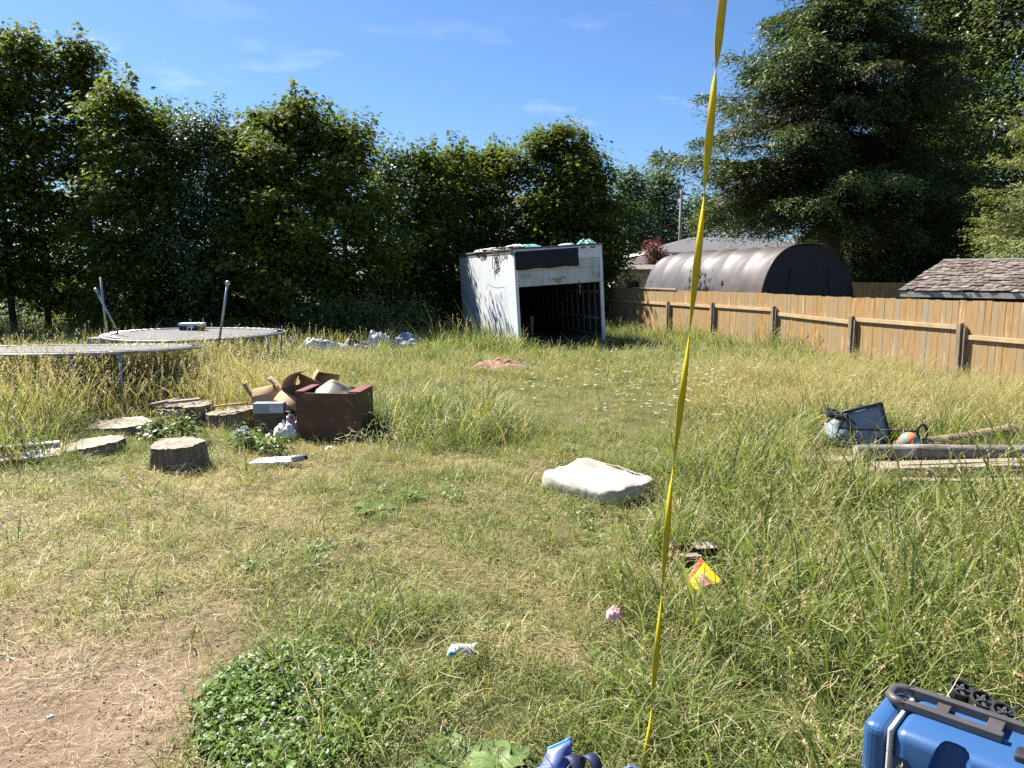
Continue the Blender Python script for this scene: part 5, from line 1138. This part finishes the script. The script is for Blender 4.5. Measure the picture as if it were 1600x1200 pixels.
for q, (px, py, s, n, lb) in enumerate(((712, 1200, .20, 7, 'big broad leaved dock plant at the bottom edge'), (768, 1206, .18, 7, 'second dock plant, just right of the big one at the bottom edge'), (585, 800, .20, 9, 'flat dock rosette in the short grass mid yard'), (1205, 838, .2, 7, 'dock leaves in tall grass right of the tray'), (380, 1168, .18, 6, 'yellowing dock leaves at the lower edge of the clover'))):
    p = P(px, py); dock(lb, p.x, p.y, s, n, 300 + q)
L_weed = leaf_mat('weed_leaves', (.085, .14, .03), (.17, .23, .055), trans=.35, rough=.45, tcol=1.4)
for q, (px, py, H, Rx, lb) in enumerate(((290, 690, .40, .24, 'lush leafy weed growing between the stumps'), (252, 690, .30, .18, 'leafy weed left of the lush one between the stumps'), (388, 700, .26, .22, 'leafy weed in front of the cardboard pile'), (424, 706, .24, .2, 'leafy weed left of the planter box'))):
    p = P(px, py); maple('leafy_weed', lb, p.x, p.y, H, Rx, Rx, .03, 420, .065, L_weed, 330 + q, group='leafy weeds round the stumps', shoots=0, tmpl=(DIAM, DIAM_F), nb=14, flat=.05, spread=.07, taper=.4, trunkr=.012)['category'] = 'weed'

# ================================================================== SCATTERED GRASS
FINE = [dict(n=17, rad=.07, h=.30, width=.0085, bend=1.8, lean=.45, segs=5), dict(n=12, rad=.08, h=.42, width=.0110, bend=2.3, lean=.4, segs=6), dict(n=26, rad=.08, h=.22, width=.0058, bend=1.1, lean=.7),
        dict(n=14, rad=.08, h=.30, width=.0070, bend=1.6, lean=.4, heads=3, head_h=1.55), dict(n=10, rad=.09, h=.34, width=.0135, bend=2.6, lean=.6, segs=6), dict(n=12, rad=.08, h=.28, width=.0065, bend=1.3, lean=.4, heads=6, head_h=1.5)]
MID = [dict(n=30, rad=.15, h=.36, width=.008, bend=1.2, lean=.4, segs=3), dict(n=26, rad=.16, h=.42, width=.010, bend=1.7, lean=.4, segs=4), dict(n=26, rad=.16, h=.34, width=.008, bend=1.0, lean=.5, segs=3, heads=6, head_h=1.35), dict(n=22, rad=.16, h=.34, width=.007, bend=1.0, lean=.4, segs=3, heads=11, head_h=1.4)]
FAR = [dict(n=30, rad=.30, h=.44, width=.016, bend=.9, lean=.3, segs=2), dict(n=28, rad=.32, h=.42, width=.016, bend=.7, lean=.35, segs=2, heads=8, head_h=1.25)]
SHORT = [dict(n=30, rad=.07, h=.10, width=.0042, bend=1.2, lean=.8, segs=3, kprob=.3), dict(n=26, rad=.08, h=.13, width=.0046, bend=1.3, lean=.7, segs=3, kprob=.25), dict(n=34, rad=.08, h=.08, width=.004, bend=1.0, lean=.9, segs=3, kprob=.4)]
PF, PM, PR, PS = (protos('fine_clump', FINE, M_grass), protos('mid_clump', MID, M_grass), protos('far_clump', FAR, M_grass), protos('short_clump', SHORT, M_grass))
def grow(name, col, kinds, y0, y1, dens, seed, label, short=False, k=.78, margin=1.2, smin=.35):
    x, y, rg = field(y0, y1, dens, seed, margin, k)
    tl, st, dt, tn = z_tall(x, y), z_straw(x, y), z_dirt(x, y), z_tan(x, y)
    sh = np.clip((y - 21) / 4, 0, 1)                                # thinner under the hedge
    clump = .5 + .5 * wob(x, y, 2.2, 8); tuft = np.clip((wob(x, y, 1.9, 33) - .30) / .2, 0, 1) * (y < 8.3)
    if short: pr = np.clip(1 - .55 * tl, .2, 1) * (1 - .985 * dt) * (1 - .25 * st)
    else: pr = np.clip(tl * 1.15, 0.0, 1) * (1 - dt ** 1.5) * (1 - .7 * st) * (.42 + .58 * clump) * (.55 + .45 * np.clip(1.2 + 1.3 * wob(x, y, .9, 21), 0, 1)) + .13 * (1 - st) * (1 - dt) * clump + .42 * (1 - dt) * tuft * (1 - tl)
    ok = (rg.uniform(0, 1, len(x)) < pr) & free(x, y) & (x < 13.2 - .315 * y - .12 + 0) & ~((np.hypot((x - CLOVER[0]) / CLOVER[2], (y - CLOVER[1]) / CLOVER[3]) < .75) & (rg.uniform(0, 1, len(x)) < .6))
    x, y, tl, st, tn, clump, sh, tuft = x[ok], y[ok], tl[ok], st[ok], tn[ok], clump[ok], sh[ok], tuft[ok]; n = len(x)
    big = wob(x, y, .75, 30)
    sc_ = (.60 + .30 * clump + .22 * big) * rg.uniform(.7, 1.4, n) * (.5 + .62 * np.clip(tl, 0, 1) + .12 * tuft) if not short else rg.uniform(.6, 1.5, n) * (.95 + .5 * tl + .5 * wob(x, y, 1.7, 25))
    # rank growth along the box wall, the fence foot and beside the lumber
    if not short:
        sc_ *= 1 + .9 * ell(x, y, -.9, 20.6, 1.5, 1.6, .5) + .35 * ell(x, y, 4.6, 9.4, 1.2, .6, .5) + .34 * np.clip((x - 1.2) / .8, 0, 1) * np.clip((8 - y) / .5, 0, 1) + .3 * ell(x, y, 1.55, 7.1, .35, .6, .5) - .42 * np.clip((x - (12.0 - .315 * y)) / .5, 0, 1) * np.clip((19 - y) / 2, 0, 1) + .35 * ell(x, y, -.9, 10.1, 1.2, 1.6, .5) - .45 * ell(x, y, 1.6, 20.2, 1.5, 1.1, .5) - .45 * ell(x, y, 1.4, 11.5, 1.3, 4.5, .6) + .85 * ell(x, y, -6.8, 11, 3.2, 3.4, .5) + .2 * np.clip((x - (11.4 - .315 * y)) / .9, 0, 1) * np.clip((y - 11) / 3, 0, 1)
        low = .74 * np.maximum.reduce([ell(x, y, 3.5, 7.5, .7, .5, .4), ell(x, y, 1.15, 4.85, .3, .3, .5), ell(x, y, 4.7, 6.9, 1.7, .75, .4), ell(x, y, 4.0, 8.2, 1.0, .45, .5), ell(x, y, 1.22, 4.5, .22, .32, .5), ell(x, y, .57, 4.0, .14, .2, .5), ell(x, y, .85, 6.4, .6, .3, .5), ell(x, y, .25, 2.75, .5, .25, .4), ell(x, y, 2.0, 2.9, .4, .3, .4), ell(x, y, -3.6, 9.0, 1.9, .6, .4), .85 * ell(x, y, -4.3, 9.7, 1.3, .8, .4)])
        sc_ *= 1 - low
    green = .6 * ell(x, y, -.9, 20.8, 1.7, 1.9, .6) + .4 * ell(x, y, 4.4, 9.1, 1.4, .9, .6) + .45 * ell(x, y, -1.0, 10, 1.3, 1.6, .6) + .5 * np.clip((x - (12.2 - .315 * y)) / .6, 0, 1) * (y > 14)
    tint = np.clip(.10 + .55 * tn + .36 * st * (1.0 if short else .35) + (.45 * ell(x, y, -2.9, 7.7, 1.3, .5, .8) if short else 0) + (.30 * wob(x, y, 2.1, 41) if short else 0) + .26 * wob(x, y, 1.3, 12) + .16 * wob(x, y, 3.4, 15) + rg.normal(0, .14, n) - green - .08 * np.clip((5.5 - y) / 2, 0, 1), 0, .95)
    rot = np.stack([rg.normal(0, .12, n), rg.normal(0, .12, n), rg.uniform(0, 6.283, n)], 1)
    scl = np.stack([sc_ ** .6, sc_ ** .6, sc_], 1)
    heads = np.clip(tint * 1.6 + .1, 0, 1)
    hp = np.clip(.12 + .9 * tint, 0, .9) if not short else np.zeros(n)      # seed heads where the meadow is ripe
    hd = rg.uniform(0, 1, n) < hp
    plain, heady = {6: ((0, 1, 2, 4), (3, 5)), 4: ((0, 1), (2, 3)), 2: ((0,), (1,)), 3: ((0, 1, 2), (0, 1, 2))}[kinds]
    idx = np.where(hd, np.array(heady)[rg.integers(0, len(heady), n)], np.array(plain)[rg.integers(0, len(plain), n)])
    return scatter(name, col, np.stack([x, y, gz(x, y) - .01], 1), rot, scl, tint, idx, label, 'grass'), n
cnt = {}
cnt['fine'] = grow('tall_grass', PF, 6, 2.3, 8.2, 225, 1, 'tall arching green grass with seed heads in the near yard')[1]
cnt['mid'] = grow('meadow_grass', PM, 4, 8.0, 17.5, 72, 2, 'tall tan and green meadow grass in the middle of the yard')[1]
cnt['far'] = grow('distant_grass', PR, 2, 17.2, 34, 16, 3, 'meadow grass at the far end of the yard below the hedge')[1]
cnt['s1'] = grow('short_grass', PS, 3, 2.3, 9.5, 200, 4, 'short dry and green turf in the near yard', short=True)[1]
cnt['s2'] = grow('short_meadow', PS, 3, 9.3, 20, 45, 5, 'short turf along the worn path to the box shed', short=True)[1]
# straw litter lying flat
def straw_proto():
    col = proto_coll('straw_wisps')
    for q in range(4):
        rg = np.random.default_rng(500 + q); Vs, Fs, c, k, d = [], [], [], [], []
        for s in range(16):
            p = np.array([rg.normal(0, .09), rg.normal(0, .09), rg.uniform(.004, .03)]); a = rg.uniform(0, 6.283); l = rg.uniform(.03, .15); w_ = rg.uniform(.0012, .0026); cu = rg.normal(0, .5); b0 = len(Vs); cc = rg.uniform()
            for g in range(4):
                f = g / 3; dd = np.array([math.cos(a + cu * f), math.sin(a + cu * f), .18 * math.sin(f * 3.0) - .03]); 
                if g: p = p + dd * l / 3
                sd = np.array([-dd[1], dd[0], rg.normal(0, .3)]) * w_ / 2; Vs += [p - sd, p + sd]; c += [cc] * 2; k += [1.0 if rg.uniform() < .93 else 0] * 2; d += [1.5] * 2
            for g in range(3): e = b0 + 2 * g; Fs.append((e, e + 1, e + 3, e + 2))
        me = np_mesh('straw_wisp', np.array(Vs), np.array(Fs), {'c': c, 'k': k, 'd': d}); me.materials.append(M_straw); o = bpy.data.objects.new('straw_%d' % q, me); col.objects.link(o)
    return col
M_straw = leaf_mat('straw', (.14, .16, .05), (.2, .2, .08), dry=((.52, .42, .24), (.36, .27, .14)), trans=.15, rough=.55, tcol=1.0, inst=True)
SP = straw_proto()
x, y, rg = field(2.3, 10.5, 190, 9, .8, .76); st, dt = z_straw(x, y), z_dirt(x, y)
pr = np.clip(.12 + .75 * st * (1 - .25 * dt), 0, 1) * (.35 + .65 * (.5 + .5 * wob(x, y, 3.1, 5))) * np.clip((10.5 - y) / 2, 0, 1)
ok = (rg.uniform(0, 1, len(x)) < pr) & free(x, y); x, y = x[ok], y[ok]; n = len(x); cnt['straw'] = n
s_ = rg.uniform(.35, 1.2, n) * (1 - .15 * z_dirt(x, y))
scatter('straw_litter', SP, np.stack([x, y, gz(x, y) + .004], 1), np.stack([rg.normal(0, .1, n), rg.normal(0, .1, n), rg.uniform(0, 6.28, n)], 1), np.stack([s_, s_, s_], 1), rg.uniform(0, .3, n), rg.integers(0, 4, n), 'dry straw lying loose on dirt and mown grass', 'straw')
# broken pale stems lying tangled through the tall grass
x, y, rg = field(2.3, 9.5, 26, 29, .8, .76); tl = z_tall(x, y); ok = (rg.uniform(0, 1, len(x)) < tl * (.35 + .65 * (.5 + .5 * wob(x, y, 1.6, 51)))) & free(x, y) & (x < 12.8 - .315 * y); x, y = x[ok], y[ok]; n = len(x); s_ = rg.uniform(.8, 1.6, n)
scatter('tangled_stems', SP, np.stack([x, y, gz(x, y) + rg.uniform(.04, .24, n)], 1), np.stack([rg.normal(0, .55, n), rg.normal(0, .55, n), rg.uniform(0, 6.28, n)], 1), np.stack([s_, s_, s_], 1), rg.uniform(0, .3, n), rg.integers(0, 4, n), 'pale broken stems tangled through the tall green grass', 'straw')
M_crumb = mat('soil_crumb', (.34, .255, .18), (.44, .335, .24), .95, 30)
def crumb_proto():
    col = proto_coll('soil_crumbs_src')
    for q in range(5):
        bm = bmesh.new()
        for k in range(5):
            r_ = bmesh.ops.create_icosphere(bm, subdivisions=1, radius=random.uniform(.002, .006), matrix=Matrix.Translation((random.gauss(0, .03), random.gauss(0, .03), .002)))
            for v in r_['verts']: v.co += Vector((random.gauss(0, .0018), random.gauss(0, .0018), random.gauss(0, .001)))
        me = bpy.data.meshes.new('soil_crumb'); bm.to_mesh(me); bm.free(); me.materials.append(M_crumb); o = bpy.data.objects.new('crumb_%d' % q, me); col.objects.link(o)
    return col
KP = crumb_proto(); x, y, rg = field(2.3, 8.2, 160, 19, .6, .76); pr = .5 * z_dirt(x, y) + .06 * z_straw(x, y); ok = (rg.uniform(0, 1, len(x)) < pr) & free(x, y); x, y = x[ok], y[ok]; n = len(x); s_ = rg.uniform(.5, 1.3, n)
scatter('soil_crumbs', KP, np.stack([x, y, gz(x, y)], 1), np.stack([0 * x, 0 * x, rg.uniform(0, 6.28, n)], 1), np.stack([s_, s_, s_], 1), np.zeros(n), rg.integers(0, 5, n), 'crumbs of dry soil scattered over the bare dirt', 'soil')
# clover with white flowers
M_clov = leaf_mat('clover_leaves', (.085, .15, .024), (.18, .27, .06), dry=((.72, .70, .62), (.50, .47, .38)), trans=.28, rough=.45, tcol=1.3, inst=False)
def clover_proto():
    col = proto_coll('clover_tufts')
    for q in range(4):
        rg = np.random.default_rng(600 + q); Vs, Fs, c, k = [], [], [], []
        for s in range(64):
            cx, cy = rg.normal(0, .05, 2); h = rg.uniform(.012, .06); tl = rg.normal(0, .45, 2); cc = rg.uniform(); r = rg.uniform(.0045, .0075); a0 = rg.uniform(0, 6.28)
            for l in range(3):
                a = a0 + l * 2.094; ox, oy = math.cos(a) * r * .95, math.sin(a) * r * .95; b0 = len(Vs)
                for g in range(6):
                    an = a + g * 1.047; px_, py_ = ox + r * .92 * math.cos(an), oy + r * .92 * math.sin(an); Vs.append((cx + px_, cy + py_, h + tl[0] * px_ + tl[1] * py_ + .25 * abs(math.sin(an - a)) * r)); c.append(cc); k.append(0)
                Fs += [(b0, b0 + 1, b0 + 2, b0 + 3), (b0, b0 + 3, b0 + 4, b0 + 5)]
            if q == 0 and s < 1:
                fx_, fy_, fh = cx, cy, h + rg.uniform(.03, .07)
                b0 = len(Vs); rr = rg.uniform(.007, .010)
                for la in range(4):
                    for lo_ in range(7):
                        th, ph = .25 + la * .8, lo_ * .898 + la * .4; q_ = rr * (1 + .18 * ((la + lo_) % 2)); Vs.append((fx_ + q_ * math.sin(th) * math.cos(ph), fy_ + q_ * math.sin(th) * math.sin(ph), fh + q_ * .9 * math.cos(th))); c.append(.2 + .15 * la); k.append(1)
                for la in range(3):
                    for lo_ in range(7): Fs.append((b0 + la * 7 + lo_, b0 + la * 7 + (lo_ + 1) % 7, b0 + la * 7 + 7 + (lo_ + 1) % 7, b0 + la * 7 + 7 + lo_))
                Fs.append((b0, b0 + 1, b0 + 2, b0 + 3)); Fs.append((b0, b0 + 3, b0 + 4, b0 + 5))
        me = np_mesh('clover_tuft', np.array(Vs), np.array(Fs), {'c': c, 'k': k}); me.materials.append(M_clov); o = bpy.data.objects.new('clover_%d' % q, me); col.objects.link(o)
    return col
CP = clover_proto(); rg = np.random.default_rng(77)
N = 400; a = rg.uniform(0, 6.283, N); r = rg.uniform(0, 1, N) ** .62 * 1.15; x = CLOVER[0] + CLOVER[2] * r * np.cos(a); y = CLOVER[1] + CLOVER[3] * r * np.sin(a)
x2, y2, r2 = field(2.3, 9, 10, 78, .5, .74); o2 = (z_dirt(x2, y2) < .1) & free(x2, y2) & (wob(x2, y2, 1.2, 3) > .25); x2, y2 = x2[o2], y2[o2]
x, y = np.concatenate([x, x2]), np.concatenate([y, y2]); o2 = (wob(x, y, 2.4, 6) > -.62) & (x > -1.75 + .12 * wob(x, y, 2, 2)); x, y = x[o2], y[o2]; n = len(x); s_ = rg.uniform(.8, 1.3, n)
scatter('clover_patch', CP, np.stack([x, y, gz(x, y)], 1), np.stack([rg.normal(0, .1, n), rg.normal(0, .1, n), rg.uniform(0, 6.28, n)], 1), np.stack([s_, s_, s_ * rg.uniform(.5, 1.2, n)], 1), np.zeros(n), rg.integers(0, 4, n), 'low green clover with white flower heads along the dirt', 'clover')
# small white umbels over the meadow
def umbel_proto():
    col = proto_coll('umbels')
    for q in range(2):
        rg = np.random.default_rng(700 + q); Vs, Fs, c, k = [], [], [], []
        for s in range(3):
            cx, cy = rg.normal(0, .08, 2); h = rg.uniform(.30, .5); b0 = len(Vs); Vs += [(cx - .002, cy, 0), (cx + .002, cy, 0), (cx + .0015, cy, h), (cx - .0015, cy, h)]; c += [.5] * 4; k += [0] * 4; Fs.append((b0, b0 + 1, b0 + 2, b0 + 3))
            for g in range(22):
                aa, rr = rg.uniform(0, 6.28), .028 * math.sqrt(rg.uniform()); p = np.array([cx + rr * math.cos(aa), cy + rr * math.sin(aa), h + .015 - 4 * rr * rr + rg.normal(0, .003)]); b0 = len(Vs); e = .004
                Vs += [tuple(p + np.array(o_)) for o_ in ((-e, -e, 0), (e, -e, 0), (e, e, .002), (-e, e, .002))]; c += [rg.uniform()] * 4; k += [1] * 4; Fs.append((b0, b0 + 1, b0 + 2, b0 + 3))
        me = np_mesh('umbel', np.array(Vs), np.array(Fs), {'c': c, 'k': k}); me.materials.append(M_clov); o = bpy.data.objects.new('umbel_%d' % q, me); col.objects.link(o)
    return col
UP = umbel_proto(); rg = np.random.default_rng(79); N = 130; x = rg.normal(2.3, 1.1, N); y = rg.normal(11.6, 1.5, N); o2 = free(x, y); x, y = x[o2], y[o2]; n = len(x); s_ = rg.uniform(.7, 1.2, n)
scatter('white_umbels', UP, np.stack([x, y, gz(x, y)], 1), np.stack([rg.normal(0, .1, n), rg.normal(0, .1, n), rg.uniform(0, 6.28, n)], 1), np.stack([s_, s_, s_], 1), np.zeros(n), rg.integers(0, 2, n), 'tiny white umbel flowers sprinkled through the meadow grass', 'wildflowers')
print('GRASS', cnt)
